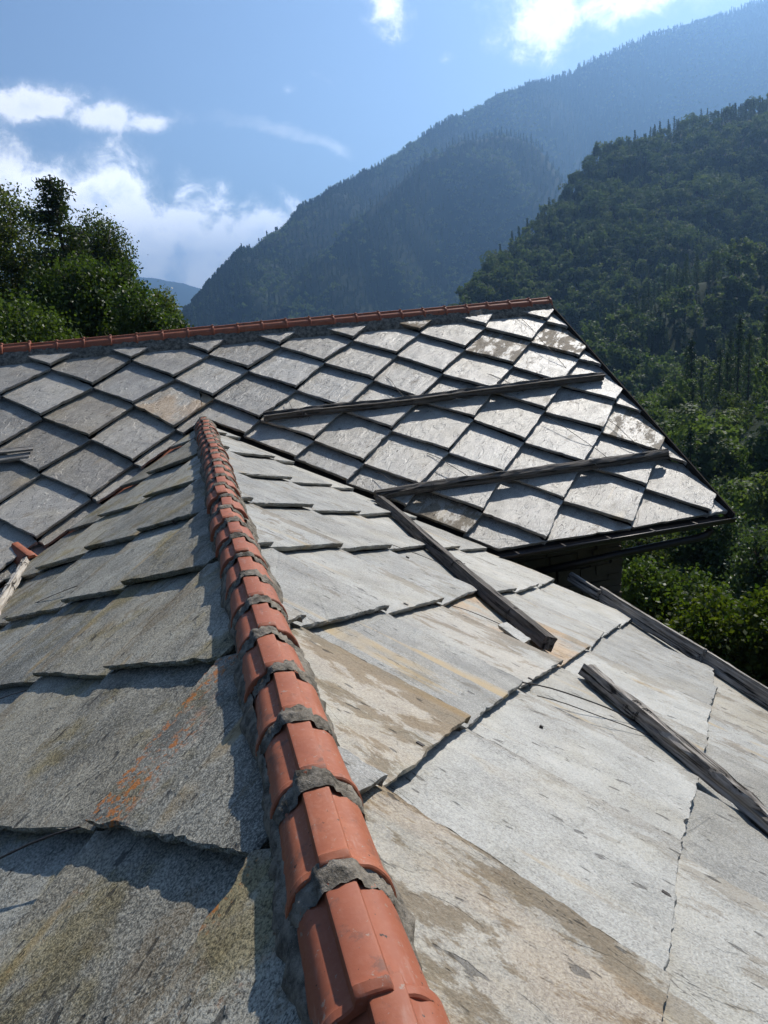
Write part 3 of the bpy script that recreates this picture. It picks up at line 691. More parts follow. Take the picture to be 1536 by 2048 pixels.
wire('wire', sag(FR, (4.95, 1.62), (4.72, 2.12), .02, .02), 'short wire over the rust-stained slab beside the square beam', .003)
wire('wire', sag(FR, (4.3, 4.35), (4.05, 4.85), .02, .02), 'short wire under the eave board at the right edge', .003)
for (a, b, l) in (((3.05, 1.75), (3.18, 2.60), 'wire hanging to the middle of the upper far beam'), ((4.62, 1.95), (5.05, 2.60), 'wire running to the right part of the upper far beam'),
                  ((1.42, 2.1), (1.5, 2.60), 'wire hanging to the left end of the upper far beam'), ((5.1, 3.25), (5.6, 4.50), 'knotted wire crossing a slab above the lower far beam'),
                  ((3.1, 3.75), (3.55, 4.50), 'wire hanging to the left part of the lower far beam'), ((6.0, 3.5), (6.15, 4.5), 'wire hanging to the right end of the lower far beam'),
                  ((2.3, 4.0), (2.55, 4.5), 'short wire at the very left end of the lower far beam'), ((5.9, .2), (6.0, 2.5), 'long thin wire from the far ridge down to a beam end')):
    wire('wire', sag(FB, a, b, .02, .05, 12), l, .0042)

# loose pieces
rng = np.random.default_rng(8)
def chip(fr, u, v, poly, T, material, name, label, cat, yaw=0, tilt=0, h=.015):
    V, Fc = rough_slab(poly, T, .02, .003, rng); o = mesh_obj(name, V, Fc, material); o.matrix_world = fr.mtx(u, v, h, tilt, yaw); o.color = (.05, 0, .1, 1); tag(o, label, cat); return o
chip(FR, 2.29, .235, [(-.035, -.02), (.04, -.022), (.035, .018), (-.02, .034)], .012, M['shard'], 'stone_chip', 'pale flat stone chip tucked beside the ridge tiles', 'stone chip', .5, .03, -.022)
chip(FR, 4.66, 2.02, [(-.06, -.17), (.05, -.12), (.06, .16), (-.05, .13)], .035, M['slate_sun'], 'slate_wedge', 'small slate wedge leaning under the square beam end', 'slate wedge', .3, .25, .012)
tp = bpy.data.objects.new('roof_tile', tile_mesh('roof_tile', .40, 16)); COL.objects.link(tp); tp.matrix_world = Matrix.Translation((-2.0, 9.25, -2.55)) @ Matrix.Rotation(R(35), 4, 'Z') @ Matrix.Rotation(R(16), 4, 'X')
tag(tp, 'lone terracotta tile lying at the top of the white pole', 'roof tile')
# red sheet strip in the left valley
V = []; Fc = []; N = 24
for i in range(N + 1):
    x = RX - .15 - 3.6 * i / N; yv = valley_y(x); zz = RZ - (RX - x) * TQ
    V += [(x - .07, yv + .07, zz - .03), (x, yv, zz - .07), (x + .07, yv - .07, zz - .02)]
for i in range(N):
    for k in range(2): a = i * 3 + k; Fc.append((a, a + 1, a + 4, a + 3))
mesh_obj('valley_flashing', V, Fc, M['terracotta'], near_roof)

# ================================================================== terrain
def interp(pts, a):
    xs_ = [p[0] for p in pts]; return [float(np.interp(a, xs_, [p[q] for p in pts])) for q in range(1, len(pts[0]))]
def vnoise(x, y, seed=0):
    xi, yi = np.floor(x).astype(int), np.floor(y).astype(int); xf, yf = x - xi, y - yi
    def h(a, b): q = np.sin((a * 127.1 + b * 311.7 + seed * 74.7)) * 43758.5453; return q - np.floor(q)
    sx_, sy_ = xf * xf * (3 - 2 * xf), yf * yf * (3 - 2 * yf)
    return (h(xi, yi) * (1 - sx_) + h(xi + 1, yi) * sx_) * (1 - sy_) + (h(xi, yi + 1) * (1 - sx_) + h(xi + 1, yi + 1) * sx_) * sy_
def fbm(x, y, seed=0, o=4):
    return sum((vnoise(x * 2 ** k, y * 2 ** k, seed + k) - .5) * .5 ** k for k in range(o))
class Hill:
    """a mountain side: for every azimuth a foot, a crest and a back slope behind the crest"""
    def __init__(s, name, crest, foot_r, foot_z, amp, wl, seed, az0, az1, bow=1.0):
        s.crest = sorted(crest); s.fr, s.fz, s.amp, s.wl, s.seed, s.az0, s.az1, s.bow = foot_r, foot_z, amp, wl, seed, az0, az1, bow; s.name = name
    def at(s, a, t):
        a = np.asarray(a, float); t = np.asarray(t, float)
        xs_ = [c[0] for c in s.crest]; ce = np.interp(a, xs_, [c[1] for c in s.crest]); cr = np.interp(a, xs_, [c[2] for c in s.crest])
        cz = cr * np.tan(np.radians(ce)); tt = np.minimum(t, 1)
        fr_ = np.minimum(s.fr, cr * .8) if s.fr > 1 else cr * s.fr
        r_ = fr_ + (cr - fr_) * tt; z_ = s.fz + (cz - s.fz) * tt ** s.bow
        back = np.maximum(t - 1, 0); r_ = r_ + back * cr * .5; z_ = z_ - back * (np.abs(cz) * .6 + cr * .22)
        x_ = r_ * np.sin(np.radians(a)); y_ = r_ * np.cos(np.radians(a))
        w_ = np.sin(np.pi * np.clip(t, 0, 1)) ** .6
        z_ = z_ + s.amp * w_ * fbm(x_ / s.wl, y_ / s.wl, s.seed) * 1.6 + s.amp * .10 * fbm(x_ / s.wl * 5, y_ / s.wl * 5, s.seed + 9)
        return x_, y_, z_
    def build(s, na, nt):
        A = np.linspace(s.az0, s.az1, na); T_ = np.concatenate([np.linspace(0, 1, nt), np.linspace(1.05, 2, 8)])
        AA, TT = np.meshgrid(A, T_); x_, y_, z_ = s.at(AA, TT); nT = len(T_)
        V = np.stack([x_.ravel(), y_.ravel(), z_.ravel()], 1)
        Fc = [(i * na + k, i * na + k + 1, (i + 1) * na + k + 1, (i + 1) * na + k) for i in range(nT - 1) for k in range(na - 1)]
        o = mesh_obj(s.name, V, Fc, M['hill'], None, True); tag(o, kind='structure'); return o
    def scatter(s, n, rng, a0, a1, t0, t1, dens=None):
        a = rng.uniform(a0, a1, n); t = rng.uniform(t0, t1, n)
        x_, y_, z_ = s.at(a, t); keep = np.ones(n, bool)
        if dens is not None: keep = rng.uniform(0, 1, n) < dens(x_, y_)
        return np.stack([x_, y_, z_], 1)[keep], a[keep], t[keep]
hM = Hill('mountain', [(-6, -2, 1000), (0.62, -.2, 1050), (2.63, 1.8, 1100), (3.79, 2.75, 1130), (4.97, 3.8, 1160), (7.92, 5.3, 1260), (9.43, 6.3, 1320), (11.26, 7.15, 1400), (13.09, 8.15, 1480), (15.25, 9.1, 1580), (17.75, 10.3, 1690), (20.2, 11.4, 1800),
    (23.58, 12.4, 1950), (25.23, 12.8, 2020), (28.45, 13.4, 2150), (30.63, 14.05, 2250), (33.04, 14.5, 2350), (35.94, 14.9, 2450), (38.7, 15.15, 2550), (42, 15.4, 2600), (55, 14.5, 2700), (75, 13, 2900), (100, 11, 3000), (130, 9, 3000)], .70, -170, 80, 260, 3, -6, 130)
hMs = Hill('mountain_spur', [(8, 2, 1000), (12.85, 5.6, 1120), (15.82, 7.6, 1200), (18.38, 9.5, 1280), (21.16, 10.3, 1360), (23.51, 10.4, 1400), (25.47, 9.7, 1420), (26.25, 9.0, 1420), (27.01, 7.9, 1420), (28.2, 5.8, 1400), (30, 2.5, 1350), (34, -3, 1200)], .72, -160, 50, 200, 5, 8, 34)
h1 = Hill('hill', [(14, -7, 260), (17, -4.5, 280), (18.68, -2.6, 300), (20.21, -1.2, 320), (21.74, .7, 345), (23.19, 2.1, 365), (24.96, 3.6, 390), (26.67, 4.9, 410), (27.67, 5.8, 425), (29.32, 7.8, 445), (31.53, 8.3, 470), (33.97, 8.85, 500), (36.04, 9.3, 520), (38.32, 9.4, 545), (40, 9.6, 560), (60, 12, 640), (90, 10, 700), (120, 5, 700)], 215, -58, 16, 80, 7, 14, 120)
h2 = Hill('hill_spur', [(24, -12, 180), (27.4, -7.5, 200), (28.3, -5.4, 210), (29.85, -3.8, 225), (33.12, -1.9, 250), (36.22, -.7, 270), (40.17, .5, 290), (60, 4, 330), (80, 0, 330)], 120, -44, 14, 50, 11, 24, 80)
h3 = Hill('valley_slope', [(26, -17, 80), (31.13, -14.2, 95), (32.36, -12.6, 105), (34.46, -10.2, 122), (36.97, -8.6, 140), (40.4, -6.8, 160), (60, -2, 190), (85, -4, 200)], 34, -16, 5, 28, 13, 26, 85, .9)
hF = Hill('far_mountain', [(-75, 5.5, 6000), (-40, 6, 6000), (-20, 5, 6000), (-8, 4.0, 6000), (-3.47, 3.55, 6000), (-2.21, 3.3, 6000), (-.32, 2.7, 6000), (2.29, 2.05, 6000), (6, 1.0, 6000), (10, .3, 6000)], 3600, -160, 120, 900, 17, -75, 10)
hBk = Hill('mountain', [(130, 9, 3000), (160, 10, 2500), (200, 9, 2600), (240, 10, 2600), (285, 6, 5000)], 700, -60, 150, 500, 21, 130, 285)
for h_, na, nt in ((hM, 260, 60), (hMs, 120, 40), (h1, 200, 50), (h2, 120, 30), (h3, 90, 24), (hF, 160, 20), (hBk, 80, 16)): h_.build(na, nt)
# ground sheet
def ground_z(x, y):
    r_ = np.hypot(x, y); a = np.degrees(np.arctan2(x, y))
    side = np.clip((a + 2) / 14, 0, 1) * np.clip((130 - a) / 30, 0, 1)
    drop = np.clip((r_ - 11) / 40, 0, 1); deep = np.clip((r_ - 50) / 500, 0, 1)
    return -7.0 - side * (14 * drop + 150 * deep) - (1 - side) * (1.5 * drop + 100 * np.clip((r_ - 200) / 1500, 0, 1) * (np.abs(a) < 60)) + .35 * fbm(x / 9, y / 9, 2)
rs = np.concatenate([[0.01], np.geomspace(2, 9000, 70)]); aa = np.linspace(0, 2 * math.pi, 121)
AA, RR = np.meshgrid(aa, rs); gx, gy_ = RR * np.sin(AA), RR * np.cos(AA); gz_ = ground_z(gx, gy_)
V = np.stack([gx.ravel(), gy_.ravel(), gz_.ravel()], 1)
Fc = [(i * 121 + k, (i + 1) * 121 + k, (i + 1) * 121 + k + 1, i * 121 + k + 1) for i in range(len(rs) - 1) for k in range(120)]
tag(mesh_obj('ground', V, [f[::-1] for f in Fc], M['ground'], None, True), kind='structure')

# ================================================================== trees
def leaf_quads(C, size, rng, flat=0.0, aspect=1.6, droop=None, outward=None):
    """one small four-cornered leaf at each centre, creased along the middle"""
    n = len(C); d = rng.normal(0, 1, (n, 3)); d /= np.linalg.norm(d, axis=1)[:, None]
    if droop is not None: d = d * (1 - droop) + np.array([0, 0, -1.0]) * droop; d /= np.linalg.norm(d, axis=1)[:, None]
    if outward is not None:
        d -= (d * outward).sum(1)[:, None] * outward; d /= np.linalg.norm(d, axis=1)[:, None] + 1e-9
    e = rng.normal(0, 1, (n, 3)) if outward is None else np.cross(outward, d); e[:, 2] *= (1 - flat); e -= (e * d).sum(1)[:, None] * d; e /= np.linalg.norm(e, axis=1)[:, None] + 1e-9
    s = (size * rng.uniform(.6, 1.3, n))[:, None]
    nn = np.cross(d, e)
    V = np.empty((n, 4, 3)); V[:, 0] = C - d * s * aspect * .5; V[:, 1] = C + e * s * .5 + nn * s * .10; V[:, 2] = C + d * s * aspect * .5; V[:, 3] = C - e * s * .5 + nn * s * .10
    return V.reshape(-1, 3)
def quad_mesh(name, V, material):
    n = len(V) // 4; me = bpy.data.meshes.new(name)
    me.vertices.add(4 * n); me.vertices.foreach_set('co', V.astype(np.float32).ravel())
    me.loops.add(4 * n); me.loops.foreach_set('vertex_index', np.arange(4 * n, dtype=np.int32))
    me.polygons.add(n); me.polygons.foreach_set('loop_start', np.arange(0, 4 * n, 4, dtype=np.int32))
    try: me.polygons.foreach_set('loop_total', np.full(n, 4, dtype=np.int32))
    except Exception: pass
    me.materials.append(material); me.update(calc_edges=True); me.validate(); return me
def clumps_in(lobes, n, rng, shell=.55, normals=False):
    """cluster centres spread through the crown's lobes, denser toward the outside"""
    w_ = np.array([l[3] * l[4] * l[5] for l in lobes]); idx = rng.choice(len(lobes), n, p=w_ / w_.sum()); Lb = np.array([l[:6] for l in lobes])[idx]
    d = rng.normal(0, 1, (n, 3)); d /= np.linalg.norm(d, axis=1)[:, None]; rr = rng.uniform(shell ** 3, 1, n) ** (1 / 3)
    pos = Lb[:, :3] + d * rr[:, None] * Lb[:, 3:6]
    return (pos, d) if normals else pos
def tree(name, loc, label, cat, lobes, nclump, per, spread, lsize, leaf, bark, rng, trunk_r=.14, droop=None, group=None, trunk_top=None, strand=0.0, limbs=9, shell=.5):
    root = empty(name, loc); tag(root, label, cat, group)
    cc = clumps_in(lobes, nclump, rng, shell)
    C = np.repeat(cc, per, 0) + rng.normal(0, 1, (nclump * per, 3)) * spread
    if strand: C[:, 2] -= np.abs(rng.normal(0, strand, len(C)))
    o = bpy.data.objects.new('crown', quad_mesh('crown', leaf_quads(C, lsize, rng, 0, 1.5, droop), leaf)); COL.objects.link(o); o.parent = root
    top = trunk_top or max(l[2] for l in lobes); parts = []
    pts = [(rng.normal(0, .05) * i, rng.normal(0, .05) * i, top * i / 6) for i in range(7)]
    parts.append(tube_vf(pts, [trunk_r * (1 - .13 * i) for i in range(7)], 8))
    sel = rng.choice(len(cc), min(limbs * 6, len(cc)), replace=False)
    for q in sel:
        e = cc[q]; hgt = min(top * .92, max(top * .12, e[2] - .45 * math.hypot(e[0], e[1]) )); b = np.array([0, 0, hgt]); mid = (b + e) / 2 + np.array([0, 0, .08 * np.linalg.norm(e - b)])
        parts.append(tube_vf([tuple(b), tuple(mid), tuple(e)], [trunk_r * .30, trunk_r * .18, trunk_r * .05], 5, False))
    V, Fc = join_vf(parts); mesh_obj('trunk', V, Fc, bark, root, True)
    return root
def polar(a, r_, z_): return (r_ * math.sin(R(a)), r_ * math.cos(R(a)), z_)
def tel(e, r_): return r_ * math.tan(R(e))
def ell(p, rx, rz, dens=1): return (p[0], p[1], p[2], rx, rx, rz)
rng = np.random.default_rng(77)
def lobes_px(base, specs, r_):
    """crown lobes from azimuth, elevation, radius, half height (m) and an offset in depth, relative to the trunk's foot"""
    out = []
    for a, e, rx, rz, dr in specs:
        p = polar(a, r_ + dr, tel(e, r_ + dr)); out.append((p[0] - base[0], p[1] - base[1], p[2] - base[2], rx, rx, rz))
    return out
def gtree(name, label, cat, a, r_, specs, **kw):
    x_, y_, _ = polar(a, r_, 0); b = (x_, y_, float(ground_z(np.array(x_), np.array(y_))) - .1)
    return tree(name, b, label, cat, lobes_px(b, specs, r_), rng=rng, **kw)
GL = 'trees behind the left end of the far roof'
gtree('birch_tree', 'tall dense birch at the left edge, behind the far roof', 'tree', -9.8, 27, [(-9.6, 7.9, 1.1, .8, 0), (-10.4, 7.4, 1.2, 1.0, .2), (-12.0, 7.8, 1.5, 1.3, 0), (-8.4, 5.8, 1.2, 1.3, .3), (-9.6, 5.0, 1.6, 1.6, .3), (-10.5, 3.0, 1.8, 1.8, 0), (-8.2, 2.2, 1.5, 1.6, -.5), (-12, 4.5, 1.7, 2.2, 0), (-13.5, 1, 2, 2.5, 0), (-9.4, -.3, 1.8, 1.5, -.6)],
      nclump=1500, per=34, spread=.13, lsize=.062, leaf=M['leaf_birch'], bark=M['birchbark'], group=GL, strand=.12, limbs=8)
gtree('birch_tree', 'birch with drooping branches right of the larch, behind the far roof', 'tree', -4.4, 31, [(-4.4, 6.4, .8, .8, 0), (-3.7, 5.3, .9, 1.0, 0), (-4.4, 4.0, 1.1, 1.2, .3), (-3.3, 4.2, .55, .75, 0), (-5.2, 2.8, 1.3, 1.4, .3)],
      nclump=800, per=32, spread=.13, lsize=.062, leaf=M['leaf_birch'], bark=M['birchbark'], group=GL, strand=.32, droop=.3, limbs=9)
gtree('small_broadleaf_tree', 'bright green leafy tree in front of the birches, left of the valley gap', 'tree', -5.6, 24, [(-6.4, 2.6, 1.2, 1.0, 0), (-4.9, 1.6, 1.1, 1.0, -.3), (-3.6, 2.2, .8, .9, .2), (-7.6, .6, 1.4, 1.1, -.4), (-5.5, -.4, 1.5, 1.0, -.4), (-3.2, .3, 1.0, 1.0, 0)],
      nclump=1000, per=30, spread=.14, lsize=.072, leaf=M['leaf_bush'], bark=M['bark'], group=GL, limbs=7)
gtree('broadleaf_shrub', 'green shrub crown just over the far ridge, between the tall trees and small birch', 'tree', -2.2, 22, [(-2.6, 1.0, .7, .7, 0), (-1.7, .3, .6, .55, 0), (-2.3, -.6, .8, .6, 0), (-1.2, -.5, .5, .5, 0)],
      nclump=240, per=28, spread=.11, lsize=.066, leaf=M['leaf_bush'], bark=M['bark'], group=GL, limbs=5, trunk_r=.07)
gtree('birch_tree', 'small rounded birch standing alone above the far ridge', 'tree', -.85, 30, [(-.75, 2.05, .42, .42, 0), (-.95, 1.2, .55, .6, 0), (-.5, .9, .42, .55, 0), (-1.1, .1, .55, .6, 0)],
      nclump=190, per=30, spread=.10, lsize=.062, leaf=M['leaf_birch'], bark=M['birchbark'], group=GL, strand=.18, droop=.25, limbs=6, trunk_r=.08)
gtree('broadleaf_shrub', 'tiny shrub top at the right end of the left trees, over the far ridge', 'tree', .05, 28, [(.1, .15, .28, .25, 0), (-.15, -.3, .4, .35, 0), (.3, -.35, .3, .3, 0)],
      nclump=70, per=26, spread=.08, lsize=.055, leaf=M['leaf_bush'], bark=M['bark'], group=GL, limbs=4, trunk_r=.05)
gtree('broadleaf_shrub', 'bright shrub low at the left edge, just above the far ridge', 'tree', -10.2, 20, [(-10.6, .3, 1.1, .8, 0), (-9.0, -.6, .9, .7, 0), (-12.2, -.4, 1.2, .8, 0)],
      nclump=300, per=28, spread=.12, lsize=.066, leaf=M['leaf_bush'], bark=M['bark'], group=GL, limbs=5, trunk_r=.07)

def conifer_pts(hgt, base_r, rng, whorls, per, spr, start=.12, pw=.9):
    C = []; limbs = []
    for q in range(whorls):
        t = start + (1 - start) * q / whorls; rad = base_r * (1 - t) ** pw * rng.uniform(.6, 1.15) + .12
        nb = int(5 + 4 * (1 - t))
        for b in range(nb):
            an = rng.uniform(0, 6.28); z0 = hgt * t + rng.normal(0, hgt * .012); rr = rad * rng.uniform(.45, 1.15)
            e = np.array([rr * math.cos(an), rr * math.sin(an), z0 + rr * rng.uniform(-.15, .25)])
            limbs.append(((0, 0, z0), tuple(e)))
            s = rng.uniform(.2, 1, per) ** .7
            C.append(np.array([0, 0, z0]) + (e - np.array([0, 0, z0])) * s[:, None] + rng.normal(0, spr, (per, 3)) * np.array([1, 1, .6]) - np.array([0, 0, 1]) * np.abs(rng.normal(0, spr, (per, 1))) * 1.1)
    return np.concatenate(C), limbs
def big_conifer(name, loc, label, hgt, base_r, whorls, per, spr, lsize, rng, group):
    root = empty(name, loc); tag(root, label, 'tree', group); C, limbs = conifer_pts(hgt, base_r, rng, whorls, per, spr, .2, .55)
    o = bpy.data.objects.new('crown', quad_mesh('crown', leaf_quads(C, lsize, rng, 0, 3.2), M['leaf_larch'])); COL.objects.link(o); o.parent = root
    parts = [tube_vf([(0, 0, hgt * i / 6) for i in range(7)], [.16 * (1 - .15 * i) + .006 for i in range(7)], 8)]
    parts += [tube_vf([a, b], [.028, .006], 4, False) for a, b in limbs]
    V, Fc = join_vf(parts); mesh_obj('trunk', V, Fc, M['bark'], root, True); return root
x_, y_, _ = polar(-6.5, 25.2, 0); big_conifer('larch_tree', (x_, y_, -7.1), 'dark larch with feathery top, tallest of the trees behind the far roof', 11.5, 2.3, 44, 60, .11, .050, rng, GL)
x_, y_, _ = polar(-5.2, 35, 0); big_conifer('larch_tree', (x_, y_, -7.8), 'second dark larch, half hidden between the tall larch and the drooping birch', 12.0, 3.2, 38, 60, .11, .050, rng, GL)

# trees below the right eave
GR = 'trees below the right eave'
gtree('broadleaf_tree', 'silvery green round tree under the far gutter corner', 'tree', 36.6, 25, [(36.9, -16.4, 1.0, .8, 0), (35.2, -17.6, 1.1, .9, 0), (38.2, -17.8, .9, .8, 0), (36.4, -19.2, 1.4, 1.0, -.3), (39.2, -19.4, 1.2, .9, 0), (33.8, -19.4, 1.0, .9, .5)],
      nclump=620, per=30, spread=.13, lsize=.085, leaf=M['leaf_silver'], bark=M['bark'], group=GR, limbs=8)
gtree('broadleaf_tree', 'yellowing bush crown close below the eave at the right edge', 'tree', 41, 14.5, [(40.6, -23.4, .8, .55, 0), (38.2, -23.6, .7, .5, .2), (42.5, -25.2, 1.0, .7, 0), (39.2, -26.5, .9, .7, -.3), (36.5, -24.8, .8, .6, .2), (37.2, -22.4, .6, .5, .6), (35.2, -25.8, .7, .5, 0), (44, -23, 1.2, .8, 0), (42, -29, 1.2, .8, 0)],
      nclump=760, per=30, spread=.11, lsize=.07, leaf=M['leaf_yellow'], bark=M['bark'], group=GR, limbs=6, trunk_r=.08)
gtree('broadleaf_tree', 'dark green bush beside the far house corner, below the eave boards', 'tree', 33.2, 16.5, [(32.6, -20.6, .6, .5, 0), (33.8, -22.0, .8, .6, 0), (35.6, -21.6, .8, .55, .3), (35.0, -24.0, .9, .6, -.2), (32.2, -23.4, .7, .7, 0), (37.4, -22.6, .8, .5, .4)],
      nclump=480, per=30, spread=.10, lsize=.07, leaf=M['leaf_bush'], bark=M['bark'], group=GR, limbs=6, trunk_r=.08)
gtree('broadleaf_tree', 'grey green leafy tree at the right edge, level with the far eave', 'tree', 40.6, 21, [(40.8, -19.6, 1.0, .8, 0), (42.4, -18.4, 1.2, .9, 0), (39.8, -21.4, 1.0, .7, -.2), (44, -20, 1.4, 1.2, 0), (41.6, -22.4, 1.3, .8, 0)],
      nclump=520, per=30, spread=.12, lsize=.08, leaf=M['leaf_silver'], bark=M['bark'], group=GR, limbs=7)
gtree('broadleaf_tree', 'shaded thin tree seen between far house corner and silvery tree', 'tree', 32.4, 23, [(32.0, -17.4, .8, .9, 0), (33.4, -17.6, .8, .9, .5), (31.6, -19.6, .9, 1.0, 0), (33.2, -20.6, 1.0, .9, 0), (30.2, -18, 1.0, 1.2, 1)],
      nclump=330, per=28, spread=.12, lsize=.08, leaf=M['leaf_forest'], bark=M['bark'], group=GR, limbs=6)

# ------------------------------------------------------------------ forest
def proto_broad(rng, n, per, spr, ls, hgt=11.0):
    lobes = [(rng.normal(0, 1.5), rng.normal(0, 1.5), hgt * rng.uniform(.45, .88), rng.uniform(1.1, 1.9), rng.uniform(1.1, 1.9), rng.uniform(.9, 1.6)) for _ in range(12)]
    lobes.append((0, 0, hgt * .55, 2.2, 2.2, 2.6)); cc, dd = clumps_in(lobes, n, rng, .85, True); C = np.repeat(cc, per, 0) + rng.normal(0, 1, (n * per, 3)) * spr
    ow = np.repeat(dd, per, 0) + rng.normal(0, .45, (n * per, 3)) + np.array([0, 0, .25]); ow /= np.linalg.norm(ow, axis=1)[:, None]
    Vt, Ft = tube_vf([(0, 0, -1.5), (.1, 0, hgt * .3), (-.1, .1, hgt * .75)], [.22, .17, .06], 6); return leaf_quads(C, ls, rng, outward=ow), Vt, Ft
def proto_con(rng, whorls, per, spr, ls, hgt=15.0, base=2.4):
    C, _ = conifer_pts(hgt, base, rng, whorls, per, spr, .14); Vt, Ft = tube_vf([(0, 0, -1.5), (0, 0, hgt * .5), (0, 0, hgt * .98)], [.2, .13, .03], 6); return leaf_quads(C, ls, rng), Vt, Ft
def joined(name, Q, Vt, Ft, leaf, bark):
    n = len(Q) // 4; nv = len(Q); V = np.concatenate([Q, np.array([tuple(v) for v in Vt])]); Fc = np.arange(nv).reshape(-1, 4).tolist() + [tuple(i + nv for i in f) for f in Ft]
    me = bpy.data.meshes.new(name); me.from_pydata(V.tolist(), [], Fc); me.materials.append(leaf); me.materials.append(bark)
    me.polygons.foreach_set('material_index', [0] * n + [1] * len(Ft)); me.update(); return me
rng = np.random.default_rng(101)
fineB = [proto_broad(rng, 220, 18, .22, .27) for _ in range(3)]; fineC = [proto_con(rng, 26, 14, .16, .20) for _ in range(2)]
crB = [quad_mesh('crown', q, M['leaf_forest']) for q, _, _ in fineB]; crC = [quad_mesh('crown', q, M['leaf_conifer']) for q, _, _ in fineC]
def trunk_me(Vt, Ft):
    me = bpy.data.meshes.new('trunk'); me.from_pydata([tuple(v) for v in Vt], [], Ft); me.materials.append(M['bark']); me.update(); return me
tkB = [trunk_me(v, f) for _, v, f in fineB]; tkC = [trunk_me(v, f) for _, v, f in fineC]
midB = [joined('hillside_broadleaf_tree', *proto_broad(rng, 130, 8, .24, .52), M['leaf_forest'], M['bark']) for _ in range(4)]
midC = [joined('hillside_conifer', *proto_con(rng, 16, 6, .22, .42), M['leaf_conifer'], M['bark']) for _ in range(3)]
lowC = joined('distant_conifer', *proto_con(rng, 9, 4, .30, .95), M['leaf_conifer'], M['bark'])
lowB = joined('distant_broadleaf', *proto_broad(rng, 26, 6, .5, 1.1), M['leaf_forest'], M['bark'])
def spaced(P, d):
    keep = []; cell = {}
    for i, p in enumerate(P):
        k = (int(p[0] // d), int(p[1] // d)); ok = True
        for a in (-1, 0, 1):
            for b in (-1, 0, 1):
                for q in cell.get((k[0] + a, k[1] + b), ()):
                    if (P[q][0] - p[0]) ** 2 + (P[q][1] - p[1]) ** 2 < d * d: ok = False
        if ok: cell.setdefault(k, []).append(i); keep.append(i)
    return keep
def conmask(P, seed, wl): return fbm(P[:, 0] / wl, P[:, 1] / wl, seed) + np.random.default_rng(seed).normal(0, .12, len(P))
# nearest slope: trees with trunk and crown of their own
P, A, T_ = h3.scatter(4000, rng, 27, 50, .10, 1.02); kp = spaced(P, 4.0); P = P[kp]; A = A[kp]; T_ = T_[kp]
cm = conmask(P, 31, 24); nB_ = nC_ = 0
def where(a, t, s, kind, slope):
    side = 'close to the far roof' if a < 33.5 else ('midway to the right edge' if a < 37.5 else 'toward the right edge')
    part = 'at the foot of' if t < .35 else ('halfway up' if t < .72 else 'near the crest of')
    return f"{'tall' if s > .88 else ('small' if s < .7 else 'middling')} {kind} {part} the {slope}, {side}"
for p, c, a, t_ in zip(P, cm, A, T_):
    if a > 43.5: continue
    iscon = c > .17; k = rng.integers(0, 2 if iscon else 3); s = rng.uniform(.5, .95) * (.8 if iscon else 1)
    root = empty('conifer' if iscon else 'broadleaf_tree', (p[0], p[1], p[2] - .3)); tag(root, where(a, t_, s, 'dark conifer' if iscon else 'leafy tree', 'nearest wooded slope'), 'tree', 'trees on the nearest wooded slope')
    root.rotation_euler = (0, 0, rng.uniform(0, 6.28)); root.scale = (s * rng.uniform(.85, 1.1),) * 2 + (s,)
    for nm, me in (('crown', (crC if iscon else crB)[k]), ('trunk', (tkC if iscon else tkB)[k])):
        o = bpy.data.objects.new(nm, me); COL.objects.link(o); o.parent = root
    nC_ += iscon; nB_ += not iscon
# middle spur: single trees
P2, A2, T2 = h2.scatter(7000, rng, 26, 44, .05, 1.03); kp = spaced(P2, 3.7); P2 = P2[kp]; A2 = A2[kp]; T2 = T2[kp]
cm2 = conmask(P2, 33, 30); order = np.argsort(np.hypot(P2[:, 0], P2[:, 1])); rest_B = []; rest_C = []; first = {}
def rest(p, con): (rest_C if con else rest_B).append(p)
for i in order:
    p = P2[i]; con = cm2[i] > .17; cnt = nC_ if con else nB_
    if cnt >= 290: rest(p, con); continue
    k = rng.integers(0, 3 if con else 4); o = bpy.data.objects.new('hillside_conifer' if con else 'hillside_broadleaf_tree', (midC if con else midB)[k]); COL.objects.link(o)
    s = rng.uniform(.55, 1.0) * (.75 if con else 1); o.location = (p[0], p[1], p[2] - .3); o.rotation_euler = (0, 0, rng.uniform(0, 6.28)); o.scale = (s, s, s)
    tag(o, where(A2[i], T2[i], s, 'dark conifer' if con else 'leafy tree', 'middle wooded spur'), 'tree', 'trees on the middle wooded spur')
    first[(con, k)] = o
    if con: nC_ += 1
    else: nB_ += 1
P1, A1, _ = h1.scatter(22000, rng, 16, 46, .02, 1.04); kp = spaced(P1, 3.5); P1 = P1[kp]; cm1 = conmask(P1, 35, 45)
for p, c in zip(P1, cm1): rest(p, c > .24)
